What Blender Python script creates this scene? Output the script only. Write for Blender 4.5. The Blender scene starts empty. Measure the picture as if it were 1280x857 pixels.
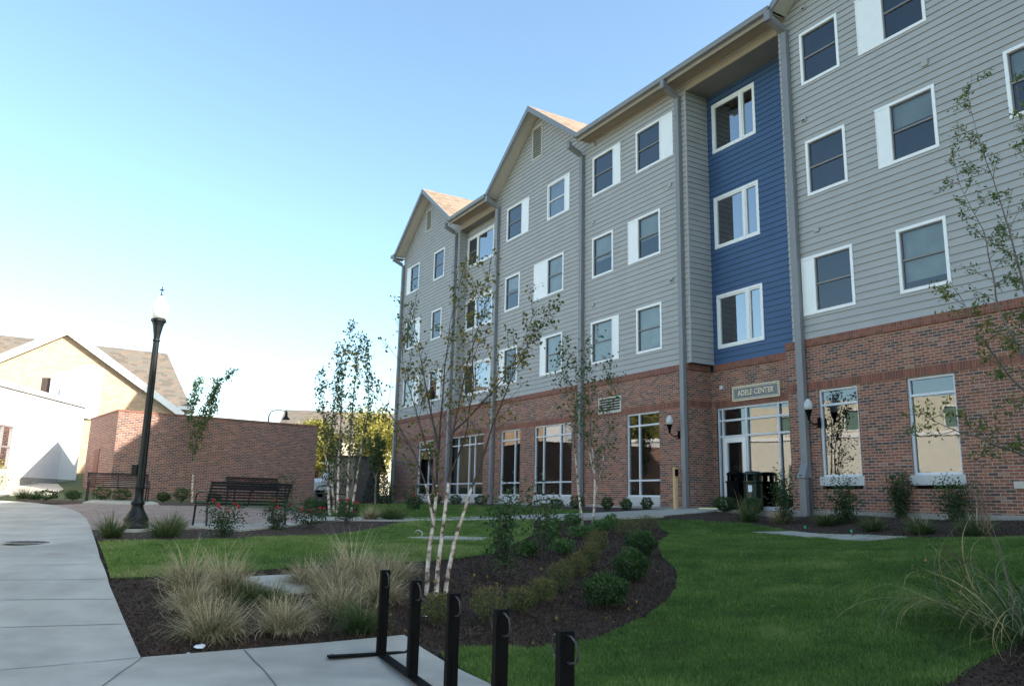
import bpy, math, random
import numpy as np
from mathutils import Vector, Matrix
from mathutils.geometry import delaunay_2d_cdt
R=math.radians
S=bpy.context.scene
COL=S.collection
# ------------------------------------------------ camera
cd=bpy.data.cameras.new('camera'); cam=bpy.data.objects.new('camera',cd); COL.objects.link(cam)
cd.sensor_width=36; cd.lens=36*981.858/1280; cd.clip_end=3000; cd.clip_start=.05
EYE=1.5
pit,rol=R(11.422),R(1.3036)
fw=Vector((0,math.cos(pit),math.sin(pit))); up0=Vector((0,-math.sin(pit),math.cos(pit))); rt0=Vector((1,0,0))
rt=rt0*math.cos(rol)+up0*math.sin(rol); up=-rt0*math.sin(rol)+up0*math.cos(rol)
m=Matrix((rt,up,-fw)).transposed().to_4x4(); m.translation=(0,0,EYE); cam.matrix_world=m
S.camera=cam
# ------------------------------------------------ world and sun
SUN_EL,SUN_AZ=R(28.8),R(-22)      # azimuth measured from +x towards +y
w=bpy.data.worlds.new('World'); S.world=w; w.use_nodes=True
nt=w.node_tree; bg=nt.nodes['Background']; sky=nt.nodes.new('ShaderNodeTexSky')
sky.sky_type='NISHITA'; sky.sun_disc=False; sky.sun_elevation=SUN_EL; sky.sun_rotation=math.pi/2-SUN_AZ
sky.air_density=1.0; sky.dust_density=2.0; sky.ozone_density=1.0; sky.altitude=200
wb=nt.nodes.new('ShaderNodeMix'); wb.data_type='RGBA'; wb.blend_type='MULTIPLY'; wb.inputs[0].default_value=1; wb.inputs[7].default_value=(.90,1.0,.96,1)
nt.links.new(sky.outputs[0],wb.inputs[6]); nt.links.new(wb.outputs[2],bg.inputs[0]); bg.inputs[1].default_value=.15
sl=bpy.data.lights.new('sun','SUN'); sl.energy=5.0; sl.angle=R(.53); sl.color=(1,.93,.82)
so=bpy.data.objects.new('sun',sl); COL.objects.link(so)
sd=Vector((math.cos(SUN_EL)*math.cos(SUN_AZ),math.cos(SUN_EL)*math.sin(SUN_AZ),math.sin(SUN_EL)))
so.rotation_euler=sd.to_track_quat('Z','Y').to_euler(); so.location=sd*60
S.view_settings.view_transform='Standard'; S.view_settings.look='None'; S.view_settings.gamma=1
S.view_settings.exposure=1.42
S.cycles.max_bounces=6; S.cycles.transparent_max_bounces=12; S.cycles.use_adaptive_sampling=True
try: S.cycles.use_denoising=True
except Exception: pass
# ------------------------------------------------ terrain
CP=np.array([[-20.0, -12.0, 0.0], [0.0, -12.0, 0.0], [20.0, -12.0, 0.0], [-12.0, 0.0, -0.02], [0.0, 0.0, 0.0], [12.0, 0.0, 0.1], [-8.0, 6.0, 0.0], [-3.0, 7.4, 0.0], [0.0, 6.5, 0.0], [-1.1, 7.8, 0.0], [0.3, 4.5, 0.0], [-2.0, 6.0, 0.0], [-4.0, 5.0, 0.0], [-5.0, 7.0, 0.0], [-0.5, 6.8, 0.0], [-3.0, 6.5, 0.0], [0.0, 5.4, 0.0], [4.0, 5.0, 0.02], [9.0, 6.0, 0.4], [22.0, 5.0, 1.0], [-40.0, -10.0, 0.3], [-40.0, 20.0, 1.4], [16.0, 10.0, 1.25], [50.0, -12.0, 1.2], [50.0, 50.0, 1.4], [-40.0, -60.0, 0.0], [50.0, -60.0, 0.0], [0.0, 60.0, 1.35], [-60.0, 60.0, 2.9], [-60.0, 20.0, 2.2], [60.0, 60.0, 1.4], [-20.0, 38.0, 2.05], [-21.0, 45.0, 2.45], [-30.0, 40.0, 2.4], [-14.0, 31.0, 1.27], [-9.0, 36.3, 1.27], [-25.0, 28.0, 1.6], [-18.0, 28.0, 1.3], [-4.58, 20.0, 0.946], [-2.33, 21.0, 0.974], [0.5, 22.0, 1.078], [2.51, 22.5, 1.157], [4.72, 23.0, 1.309], [-2.85, 11.0, 0.556], [-3.51, 10.5, 0.522], [-4.81, 10.0, 0.471], [-0.87, 12.0, 0.634], [-3.36, 7.75, -0.015], [-1.01, 8.3, 0.118], [0.93, 8.6, 0.11], [2.27, 10.8, 0.42], [7.06, 16.0, 0.939], [6.73, 17.3, 0.941], [8.52, 13.3, 1.092], [6.35, 18.0, 0.982], [5.93, 20.0, 1.083], [-7.38, 16.0, 0.774], [-5.3, 16.0, 0.835], [-12.83, 25.0, 1.185], [-11.08, 25.0, 1.175], [-7.7, 13.0, 0.66], [2.75, 15.0, 0.788], [3.47, 6.5, 0.173], [4.7, 7.5, 0.358], [6.04, 9.5, 0.781], [3.22, 9.0, 0.427], [-2.36, 15.5, 0.724], [28.39, -15.79, 1.38], [31.15, -14.17, 1.38], [21.81, -4.58, 1.38], [24.57, -2.96, 1.38], [16.74, 4.04, 1.38], [19.5, 5.66, 1.38], [13.19, 10.07, 1.38], [15.95, 11.7, 1.38], [10.15, 15.25, 1.38], [12.91, 16.87, 1.38], [8.13, 18.7, 1.38], [10.89, 20.32, 1.38], [6.1, 22.14, 1.38], [8.86, 23.77, 1.38], [4.07, 25.59, 1.38], [6.83, 27.21, 1.38], [1.54, 29.9, 1.38], [4.3, 31.52, 1.38], [-0.99, 34.21, 1.38], [1.77, 35.84, 1.38], [-3.53, 38.52, 1.38], [-0.77, 40.15, 1.38], [-6.06, 42.84, 1.38], [-3.3, 44.46, 1.38]])
_X=CP[:,:2]/10; _N=len(_X)
def _t(r): return np.where(r>1e-9,r*r*np.log(r+1e-12),0)
_K=_t(np.linalg.norm(_X[:,None]-_X[None],axis=2))+np.eye(_N)*.004
_P=np.c_[np.ones(_N),_X]
_W=np.linalg.solve(np.block([[_K,_P],[_P.T,np.zeros((3,3))]]),np.r_[CP[:,2],0,0,0])
def H(x,y):
    x=np.clip(np.atleast_1d(np.asarray(x,float)),-58,48); y=np.clip(np.atleast_1d(np.asarray(y,float)),-40,58)
    o=np.empty(len(x))
    for i in range(0,len(x),20000):
        q=np.c_[x[i:i+20000],y[i:i+20000]]/10
        o[i:i+20000]=_t(np.linalg.norm(q[:,None]-_X[None],axis=2))@_W[:_N]+_W[_N]+q@_W[_N+1:]
    return o
def h1(x,y): return float(H(x,y)[0])
# ------------------------------------------------ helpers
def tag(o,label=None,cat=None,group=None,kind=None):
    if label: o['label']=label
    if cat: o['category']=cat
    if group: o['group']=group
    if kind: o['kind']=kind
    return o
def empty(name,loc=(0,0,0),rz=0,label=None,cat=None,group=None,kind=None):
    o=bpy.data.objects.new(name,None); COL.objects.link(o); o.location=loc; o.rotation_euler=(0,0,rz)
    o.empty_display_size=.2
    return tag(o,label,cat,group,kind)
class MB:
    def __init__(s): s.v=[];s.f=[];s.m=[];s.uv={}
    def add(s,vs,fs,mi=0):
        b=len(s.v); s.v+= [tuple(map(float,v)) for v in vs]
        for f in fs: s.f.append(tuple(b+i for i in f)); s.m.append(mi)
        return s
    def quad(s,a,b,c,d,mi=0): return s.add([a,b,c,d],[(0,1,2,3)],mi)
    def box(s,x0,x1,y0,y1,z0,z1,mi=0):
        x0,x1=min(x0,x1),max(x0,x1); y0,y1=min(y0,y1),max(y0,y1); z0,z1=min(z0,z1),max(z0,z1)
        v=[(x0,y0,z0),(x1,y0,z0),(x1,y1,z0),(x0,y1,z0),(x0,y0,z1),(x1,y0,z1),(x1,y1,z1),(x0,y1,z1)]
        return s.add(v,[(0,3,2,1),(4,5,6,7),(0,1,5,4),(1,2,6,5),(2,3,7,6),(3,0,4,7)],mi)
    def hexa(s,v,mi=0): return s.add(v,[(0,3,2,1),(4,5,6,7),(0,1,5,4),(1,2,6,5),(2,3,7,6),(3,0,4,7)],mi)
    def prism(s,poly,fn,t0,t1,mi=0):          # poly of 2d points, fn(p,t)->3d
        n=len(poly); vs=[fn(p,t0) for p in poly]+[fn(p,t1) for p in poly]
        fs=[tuple(range(n))[::-1],tuple(range(n,2*n))]+[(i,(i+1)%n,n+(i+1)%n,n+i) for i in range(n)]
        return s.add(vs,fs,mi)
    def tube(s,path,rad,n=6,mi=0,cap=True):
        P=[Vector(p) for p in path]; k=len(P)
        if not hasattr(rad,'__len__'): rad=[rad]*k
        vs=[];fs=[]
        d=(P[1]-P[0]).normalized(); ref=Vector((0,0,1)) if abs(d.z)<.9 else Vector((1,0,0))
        u=d.cross(ref).normalized()
        for i,p in enumerate(P):
            d=(P[min(i+1,k-1)]-P[max(i-1,0)]).normalized()
            u=(u-d*u.dot(d)); u=u.normalized() if u.length>1e-6 else d.orthogonal().normalized()
            w_=d.cross(u)
            for j in range(n):
                a=2*math.pi*j/n; vs.append(p+(u*math.cos(a)+w_*math.sin(a))*rad[i])
        for i in range(k-1):
            for j in range(n): fs.append((i*n+j,i*n+(j+1)%n,(i+1)*n+(j+1)%n,(i+1)*n+j))
        if cap: fs.append(tuple(range(n))[::-1]); fs.append(tuple(range((k-1)*n,k*n)))
        return s.add(vs,fs,mi)
    def lathe(s,prof,c=(0,0,0),n=20,mi=0,flute=0):
        vs=[];fs=[]
        for r,z in prof:
            for j in range(n):
                a=2*math.pi*j/n; rr=r*(1-(flute if j%2 else 0)); vs.append((c[0]+rr*math.cos(a),c[1]+rr*math.sin(a),c[2]+z))
        k=len(prof)
        for i in range(k-1):
            for j in range(n): fs.append((i*n+j,i*n+(j+1)%n,(i+1)*n+(j+1)%n,(i+1)*n+j))
        fs.append(tuple(range(n))[::-1]); fs.append(tuple(range((k-1)*n,k*n)))
        return s.add(vs,fs,mi)
    def build(s,name,mats,parent=None,smooth=False,uv=True,loc=None):
        me=bpy.data.meshes.new(name); me.from_pydata(s.v,[],s.f)
        if not isinstance(mats,(list,tuple)): mats=[mats]
        for m_ in mats: me.materials.append(m_)
        me.polygons.foreach_set('material_index',s.m)
        if smooth: me.polygons.foreach_set('use_smooth',[True]*len(s.f))
        me.update()
        if uv and s.f:
            nl=len(me.loops); co=np.empty(len(s.v)*3); me.vertices.foreach_get('co',co); co=co.reshape(-1,3)
            li=np.empty(nl,int); me.loops.foreach_get('vertex_index',li)
            pn=np.empty(len(s.f)*3); me.polygons.foreach_get('normal',pn); pn=pn.reshape(-1,3)
            lt=np.empty(len(s.f),int); me.polygons.foreach_get('loop_total',lt)
            N=np.repeat(pn,lt,axis=0); P=co[li]
            hn=np.hypot(N[:,0],N[:,1])+1e-9
            U=np.where(np.abs(N[:,2])>.8,P[:,0],(-N[:,1]*P[:,0]+N[:,0]*P[:,1])/hn)
            V=np.where(np.abs(N[:,2])>.8,P[:,1],P[:,2])
            lay=me.uv_layers.new(name='UVMap'); lay.data.foreach_set('uv',np.c_[U,V].ravel())
        o=bpy.data.objects.new(name,me); COL.objects.link(o)
        if parent: o.parent=parent
        if loc: o.location=loc
        return o
def npmesh(name,V,F,mats,parent=None,tint=None,mi=None,smooth=False):
    """V (n,3) F (m,k) fast mesh; tint = per-face float attribute"""
    me=bpy.data.meshes.new(name); n=len(V); m_=len(F); k=F.shape[1]
    me.vertices.add(n); me.vertices.foreach_set('co',np.asarray(V,np.float32).ravel())
    me.loops.add(m_*k); me.loops.foreach_set('vertex_index',F.astype(np.int32).ravel())
    me.polygons.add(m_); me.polygons.foreach_set('loop_start',np.arange(0,m_*k,k,dtype=np.int32))
    try: me.polygons.foreach_set('loop_total',np.full(m_,k,dtype=np.int32))
    except Exception: pass
    if not isinstance(mats,(list,tuple)): mats=[mats]
    for q in mats: me.materials.append(q)
    if mi is not None: me.polygons.foreach_set('material_index',mi.astype(np.int32))
    if smooth: me.polygons.foreach_set('use_smooth',np.ones(m_,bool))
    me.update(calc_edges=True)
    if tint is not None:
        a=me.attributes.new('tint','FLOAT','FACE'); a.data.foreach_set('value',np.asarray(tint,np.float32))
    o=bpy.data.objects.new(name,me); COL.objects.link(o)
    if parent: o.parent=parent
    return o
# ------------------------------------------------ materials
def nodes(name):
    m_=bpy.data.materials.new(name); m_.use_nodes=True; n=m_.node_tree
    return m_,n,n.nodes['Principled BSDF']
def N(n,t,**k):
    o=n.nodes.new(t)
    for a,b in k.items():
        if a.startswith('i_'): o.inputs[a[2:]].default_value=b
        else: setattr(o,a,b)
    return o
def ramp(n,stops,interp='LINEAR'):
    r=n.nodes.new('ShaderNodeValToRGB'); cr=r.color_ramp; cr.interpolation=interp
    while len(cr.elements)>1: cr.elements.remove(cr.elements[-1])
    cr.elements[0].position=stops[0][0]; cr.elements[0].color=(*stops[0][1],1)
    for p,c in stops[1:]:
        e=cr.elements.new(p); e.color=(*c,1)
    return r
def mat(name,c,rough=.6,var=.12,scale=6,bump=0,bscale=60,metal=0,spec=.5,coat=0,stain=0):
    m_,n,b=nodes(name); L=n.links.new
    tc=N(n,'ShaderNodeTexCoord')
    no=N(n,'ShaderNodeTexNoise'); no.inputs['Scale'].default_value=scale; no.inputs['Detail'].default_value=6
    L(tc.outputs['Object'],no.inputs['Vector'])
    lo=tuple(x*(1-var) for x in c); hi=tuple(min(1,x*(1+var)) for x in c)
    r=ramp(n,[(.3,lo),(.7,hi)]); L(no.outputs['Fac'],r.inputs[0])
    col=r.outputs[0]
    if stain:
        n2=N(n,'ShaderNodeTexNoise'); n2.inputs['Scale'].default_value=.6; n2.inputs['Detail'].default_value=8
        L(tc.outputs['Object'],n2.inputs['Vector'])
        r2=ramp(n,[(.4,(1-stain,)*3),(.62,(1,1,1))]); L(n2.outputs['Fac'],r2.inputs[0])
        mx=N(n,'ShaderNodeMix',data_type='RGBA',blend_type='MULTIPLY'); mx.inputs[0].default_value=1
        L(col,mx.inputs[6]); L(r2.outputs[0],mx.inputs[7]); col=mx.outputs[2]
    L(col,b.inputs['Base Color'])
    b.inputs['Roughness'].default_value=rough; b.inputs['Metallic'].default_value=metal
    b.inputs['Specular IOR Level'].default_value=spec; b.inputs['Coat Weight'].default_value=coat
    if bump:
        nb=N(n,'ShaderNodeTexNoise'); nb.inputs['Scale'].default_value=bscale; nb.inputs['Detail'].default_value=5
        L(tc.outputs['Object'],nb.inputs['Vector'])
        bm=N(n,'ShaderNodeBump'); bm.inputs['Strength'].default_value=bump; bm.inputs['Distance'].default_value=.02
        L(nb.outputs['Fac'],bm.inputs['Height']); L(bm.outputs[0],b.inputs['Normal'])
    return m_
def brickmat(name,stops,mortar,bw=.203,bh=.0677,mw=.011,rot=False,rough=.85,offset=.5,bumpd=.006,big=0):
    """per-brick random colour from the UV map in metres"""
    m_,n,b=nodes(name); L=n.links.new
    uv=N(n,'ShaderNodeUVMap'); uv.uv_map='UVMap'
    sp=N(n,'ShaderNodeSeparateXYZ'); L(uv.outputs[0],sp.inputs[0])
    U,V=(sp.outputs[1],sp.outputs[0]) if rot else (sp.outputs[0],sp.outputs[1])
    def M(op,a,b_=None,c=None):
        x=n.nodes.new('ShaderNodeMath'); x.operation=op
        for i,q in enumerate((a,b_,c)):
            if q is None: continue
            if isinstance(q,(int,float)): x.inputs[i].default_value=q
            else: L(q,x.inputs[i])
        return x.outputs[0]
    rv=M('DIVIDE',V,bh); row=M('FLOOR',rv)
    cu=M('ADD',M('DIVIDE',U,bw),M('MULTIPLY',M('MODULO',M('ABSOLUTE',row),2),offset)); colm=M('FLOOR',cu)
    cb=N(n,'ShaderNodeCombineXYZ'); L(colm,cb.inputs[0]); L(row,cb.inputs[1])
    wn=N(n,'ShaderNodeTexWhiteNoise',noise_dimensions='3D'); L(cb.outputs[0],wn.inputs['Vector'])
    r=ramp(n,stops,'CONSTANT'); 
    val=wn.outputs['Value']
    if big:
        nz=N(n,'ShaderNodeTexNoise'); nz.inputs['Scale'].default_value=.8; nz.inputs['Detail'].default_value=3
        L(uv.outputs[0],nz.inputs['Vector'])
        val=M('ADD',val,M('MULTIPLY',M('SUBTRACT',nz.outputs['Fac'],.5),big))
        val=M('MINIMUM',M('MAXIMUM',val,0),.999)
    L(val,r.inputs[0])
    nf=N(n,'ShaderNodeTexNoise'); nf.inputs['Scale'].default_value=35; nf.inputs['Detail'].default_value=4; L(uv.outputs[0],nf.inputs['Vector'])
    rf=ramp(n,[(.3,(.75,)*3),(.7,(1.15,)*3)]); L(nf.outputs['Fac'],rf.inputs[0])
    mx=N(n,'ShaderNodeMix',data_type='RGBA',blend_type='MULTIPLY'); mx.inputs[0].default_value=1
    L(r.outputs[0],mx.inputs[6]); L(rf.outputs[0],mx.inputs[7])
    fv=M('FRACT',rv); fu=M('FRACT',cu)
    ev=M('MINIMUM',fv,M('SUBTRACT',1,fv)); eu=M('MINIMUM',fu,M('SUBTRACT',1,fu))
    ev=M('MULTIPLY',ev,bh); eu=M('MULTIPLY',eu,bw)
    e=M('MINIMUM',ev,eu)
    mk=N(n,'ShaderNodeMapRange'); mk.inputs['From Min'].default_value=mw*.35; mk.inputs['From Max'].default_value=mw*.62
    L(e,mk.inputs['Value'])
    m2=N(n,'ShaderNodeMix',data_type='RGBA'); L(mk.outputs[0],m2.inputs[0]); m2.inputs[6].default_value=(*mortar,1); L(mx.outputs[2],m2.inputs[7])
    L(m2.outputs[2],b.inputs['Base Color']); b.inputs['Roughness'].default_value=rough
    bm=N(n,'ShaderNodeBump'); bm.inputs['Strength'].default_value=.6; bm.inputs['Distance'].default_value=bumpd
    L(mk.outputs[0],bm.inputs['Height']); L(bm.outputs[0],b.inputs['Normal'])
    return m_
def leafmat(name,stops,trans=.35,rough=.5):
    m_,n,b=nodes(name); L=n.links.new
    at=N(n,'ShaderNodeAttribute',attribute_name='tint'); r=ramp(n,stops); L(at.outputs['Fac'],r.inputs[0])
    L(r.outputs[0],b.inputs['Base Color']); b.inputs['Roughness'].default_value=rough; b.inputs['Specular IOR Level'].default_value=.3
    tr=N(n,'ShaderNodeBsdfTranslucent'); L(r.outputs[0],tr.inputs[0])
    mx=N(n,'ShaderNodeMixShader'); mx.inputs[0].default_value=trans
    L(b.outputs[0],mx.inputs[1]); L(tr.outputs[0],mx.inputs[2]); L(mx.outputs[0],n.nodes['Material Output'].inputs[0])
    return m_
def glassmat(name,ior=1.75,tint=(.55,.6,.6),wave=.0):
    m_,n,b=nodes(name); L=n.links.new; n.nodes.remove(b)
    g=N(n,'ShaderNodeBsdfGlossy'); g.inputs['Roughness'].default_value=.01; g.inputs['Color'].default_value=(.95,.97,1,1)
    t=N(n,'ShaderNodeBsdfTransparent'); t.inputs[0].default_value=(*tint,1)
    f=N(n,'ShaderNodeFresnel'); f.inputs['IOR'].default_value=ior
    mx=N(n,'ShaderNodeMixShader'); L(f.outputs[0],mx.inputs[0]); L(t.outputs[0],mx.inputs[1]); L(g.outputs[0],mx.inputs[2])
    if wave:
        tc=N(n,'ShaderNodeTexCoord'); nb=N(n,'ShaderNodeTexNoise'); nb.inputs['Scale'].default_value=3; nb.inputs['Detail'].default_value=2
        L(tc.outputs['Object'],nb.inputs['Vector']); bm=N(n,'ShaderNodeBump'); bm.inputs['Strength'].default_value=wave; bm.inputs['Distance'].default_value=.01
        L(nb.outputs['Fac'],bm.inputs['Height']); L(bm.outputs[0],g.inputs['Normal'])
    L(mx.outputs[0],n.nodes['Material Output'].inputs[0])
    return m_
M={}
M['siding']=mat('grey_siding',(.395,.385,.372),.7,.05,1.5,bump=.15,bscale=25)
M['edge']=mat('siding_edge_shade',(.16,.15,.14),.9,.1,3)  # shade under the laps, put into a darker brown-grey underside colour
M['blueshade']=mat('blue_siding_edge_shade',(.02,.03,.05),.9,.1,3)  # same lap shade painted on the blue boards' undersides
M['blue']=mat('blue_siding',(.05,.105,.215),.6,.06,1.5,bump=.15,bscale=25)
M['trimgrey']=mat('grey_trim',(.215,.215,.22),.45,.05,3)
M['soffit']=mat('tan_soffit',(.33,.27,.195),.75,.05,2)
M['soffitw']=mat('pale_soffit',(.55,.51,.44),.7,.05,2)
M['white']=mat('white_vinyl',(.88,.87,.85),.4,.03,3)
M['alum']=mat('pale_aluminium',(.66,.68,.71),.35,.04,3,metal=.0)
M['sash']=mat('taupe_sash',(.22,.20,.19),.5,.05,4)
M['blind']=mat('roller_blind',(.78,.80,.72),.8,.12,2.5)
M['blindw']=mat('white_blind',(.75,.80,.86),.8,.06,2.5)
M['blindb']=mat('tan_blind',(.32,.27,.18),.8,.1,2.5)
M['dark']=mat('dark_interior',(.035,.038,.042),.9,.2,1)
M['room']=mat('room_interior',(.12,.12,.11),.9,.3,.8)
M['glass']=glassmat('window_glass',1.75,(.5,.56,.6),.05)
M['glassg']=glassmat('storefront_glass',2.2,(.45,.5,.5),.04)
BR=[(0,(.115,.065,.05)),(.13,(.17,.08,.052)),(.30,(.245,.095,.056)),(.55,(.305,.11,.062)),(.8,(.36,.135,.072)),(.96,(.36,.20,.13))]
M['brick']=brickmat('red_brick',BR,(.43,.365,.315),mw=.013,big=.35)
M['soldier']=brickmat('soldier_brick',[(0,(.19,.07,.045)),(.3,(.24,.085,.055)),(.65,(.29,.10,.06))],(.24,.16,.13),rot=True,bw=.203,bh=.0677,offset=0)
M['brick2']=brickmat('enclosure_brick',[(0,(.10,.055,.048)),(.18,(.16,.07,.05)),(.5,(.22,.085,.058)),(.75,(.27,.105,.07)),(.95,(.30,.15,.11))],(.38,.30,.26),bw=.203,bh=.0677,mw=.016,big=.5)
M['creambrick']=brickmat('cream_brick',[(0,(.46,.29,.165)),(.3,(.52,.335,.195)),(.65,(.57,.385,.24))],(.52,.46,.38),mw=.012,big=.3)
M['peachbrick']=brickmat('peach_brick',[(0,(.34,.17,.11)),(.3,(.42,.22,.14)),(.65,(.48,.27,.18))],(.45,.36,.3),mw=.012,big=.3)
M['shingle']=brickmat('roof_shingle',[(0,(.165,.115,.08)),(.25,(.22,.155,.108)),(.5,(.25,.175,.125)),(.75,(.27,.20,.145))],(.15,.10,.07),bw=.30,bh=.13,mw=.01,big=.3)
M['shingle2']=brickmat('weathered_shingle',[(0,(.11,.092,.075)),(.25,(.15,.118,.095)),(.5,(.17,.13,.10)),(.75,(.135,.125,.105))],(.08,.07,.06),bw=.36,bh=.15,mw=.012,big=.3)
M['conc']=mat('concrete',(.45,.42,.365),.85,.13,2.2,bump=.25,bscale=120,stain=.22)
M['concd']=mat('concrete_joint',(.12,.12,.115),.9,.1,8)
M['found']=mat('foundation_concrete',(.36,.34,.31),.9,.1,4,bump=.3,bscale=60,stain=.25)
M['sill']=mat('cast_stone',(.55,.54,.52),.8,.05,6)
M['paver']=brickmat('clay_paver',[(0,(.24,.165,.13)),(.3,(.30,.20,.16)),(.6,(.33,.24,.195)),(.85,(.27,.225,.195))],(.14,.11,.09),bw=.22,bh=.11,mw=.008,big=.3)
M['mulch']=mat('dark_mulch',(.058,.034,.022),.95,.55,22,bump=1.0,bscale=70)
M['soil']=mat('turf_soil',(.05,.07,.024),.95,.35,14,bump=.6,bscale=60)
M['black']=mat('black_powder_coat',(.0045,.0045,.005),.6,.1,8,spec=.06)
M['lampblack']=mat('dark_green_black_paint',(.009,.011,.012),.45,.15,8,spec=.25)
M['steel']=mat('worn_steel',(.05,.05,.05),.4,.3,20,metal=.4)
M['navy']=mat('bench_coat',(.010,.012,.017),.4,.1,8,spec=.3)
M['wood']=mat('pale_post_wood',(.62,.42,.22),.7,.12,12,bump=.2)
M['bark']=mat('dark_twig_bark',(.065,.05,.042),.85,.3,20,bump=.4)
M['bark2']=mat('grey_bark',(.16,.13,.11),.85,.3,20,bump=.4)
M['paper']=mat('white_paper',(.75,.78,.85),.8,.05,8)
M['green']=mat('green_plastic',(.03,.45,.2),.5,.05,4)
def birchbark():
    m_,n,b=nodes('birch_bark'); L=n.links.new
    tc=N(n,'ShaderNodeTexCoord'); mp=N(n,'ShaderNodeMapping'); mp.inputs['Scale'].default_value=(7,7,8); L(tc.outputs['Object'],mp.inputs[0])
    no=N(n,'ShaderNodeTexNoise'); no.inputs['Scale'].default_value=1.3; no.inputs['Detail'].default_value=5; L(mp.outputs[0],no.inputs['Vector'])
    r=ramp(n,[(.38,(.10,.06,.045)),(.44,(.42,.30,.23)),(.56,(.66,.58,.50)),(.75,(.78,.72,.66))]); L(no.outputs['Fac'],r.inputs[0])
    L(r.outputs[0],b.inputs['Base Color']); b.inputs['Roughness'].default_value=.8
    bm=N(n,'ShaderNodeBump'); bm.inputs['Strength'].default_value=.5; bm.inputs['Distance'].default_value=.01; L(no.outputs['Fac'],bm.inputs['Height']); L(bm.outputs[0],b.inputs['Normal'])
    return m_
M['birch']=birchbark()
def globemat():
    m_,n,b=nodes('frosted_globe'); b.inputs['Base Color'].default_value=(.86,.87,.84,1); b.inputs['Roughness'].default_value=.25
    tr=N(n,'ShaderNodeBsdfTranslucent'); tr.inputs[0].default_value=(.9,.9,.86,1)
    mx=N(n,'ShaderNodeMixShader'); mx.inputs[0].default_value=.45; n.links.new(b.outputs[0],mx.inputs[1]); n.links.new(tr.outputs[0],mx.inputs[2]); n.links.new(mx.outputs[0],n.nodes['Material Output'].inputs[0])
    return m_
M['globe']=globemat()
G_=[(0,(.030,.055,.016)),(.5,(.05,.095,.024)),(1,(.085,.13,.035))]
LEAF={'birch':leafmat('birch_leaf',[(0,(.05,.085,.02)),(.45,(.11,.13,.025)),(.7,(.24,.18,.03)),(1,(.34,.20,.045))]),
 'birchg':leafmat('green_birch_leaf',[(0,(.045,.085,.03)),(.6,(.09,.14,.04)),(1,(.20,.18,.045))]),
 'cluster':leafmat('small_birch_leaf',[(0,(.05,.085,.035)),(.7,(.10,.14,.05)),(1,(.22,.21,.07))],.5),
 'locust':leafmat('locust_leaf',[(0,(.05,.09,.02)),(.6,(.12,.17,.03)),(1,(.27,.24,.05))],.5),
 'yellow':leafmat('yellow_leaf',[(0,(.14,.14,.03)),(.6,(.32,.29,.06)),(1,(.42,.34,.08))]),
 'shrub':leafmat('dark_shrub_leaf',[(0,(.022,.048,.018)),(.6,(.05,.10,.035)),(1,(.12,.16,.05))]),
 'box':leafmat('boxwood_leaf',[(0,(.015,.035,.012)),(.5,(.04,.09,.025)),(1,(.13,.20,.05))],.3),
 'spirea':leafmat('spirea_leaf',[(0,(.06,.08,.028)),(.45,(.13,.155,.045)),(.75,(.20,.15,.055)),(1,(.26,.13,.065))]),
 'hosta':leafmat('perennial_leaf',[(0,(.035,.085,.024)),(.6,(.075,.16,.04)),(1,(.13,.23,.06))]),
 'conifer':leafmat('conifer_leaf',[(0,(.008,.016,.010)),(1,(.022,.035,.018))],.1),
 'tan':leafmat('tan_grass',[(0,(.07,.10,.035)),(.22,(.16,.17,.07)),(.5,(.38,.30,.17)),(1,(.70,.58,.40))],.3,.7),
 'greentuft':leafmat('green_tuft',[(0,(.03,.07,.02)),(.6,(.09,.14,.05)),(1,(.25,.22,.10))],.3,.6),
 'maiden':leafmat('maiden_grass',[(0,(.05,.08,.035)),(.45,(.11,.16,.07)),(.7,(.30,.27,.11)),(1,(.48,.38,.18))],.25,.5),
 'plume':leafmat('reddish_plume',[(0,(.16,.09,.06)),(1,(.34,.24,.17))],.3,.8),
 'red':leafmat('rose_petal',[(0,(.42,.015,.03)),(1,(.72,.05,.09))],.3),
 'turf':leafmat('turf_blade',[(0,(.05,.095,.022)),(.5,(.11,.205,.04)),(.85,(.21,.31,.075)),(1,(.36,.34,.16))],.3,.6),
 'chips':leafmat('mulch_chip',[(0,(.018,.012,.009)),(.7,(.078,.044,.028)),(.985,(.09,.062,.048)),(1,(.2,.16,.13))],0,.9)}
rng=np.random.RandomState(7)

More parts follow.
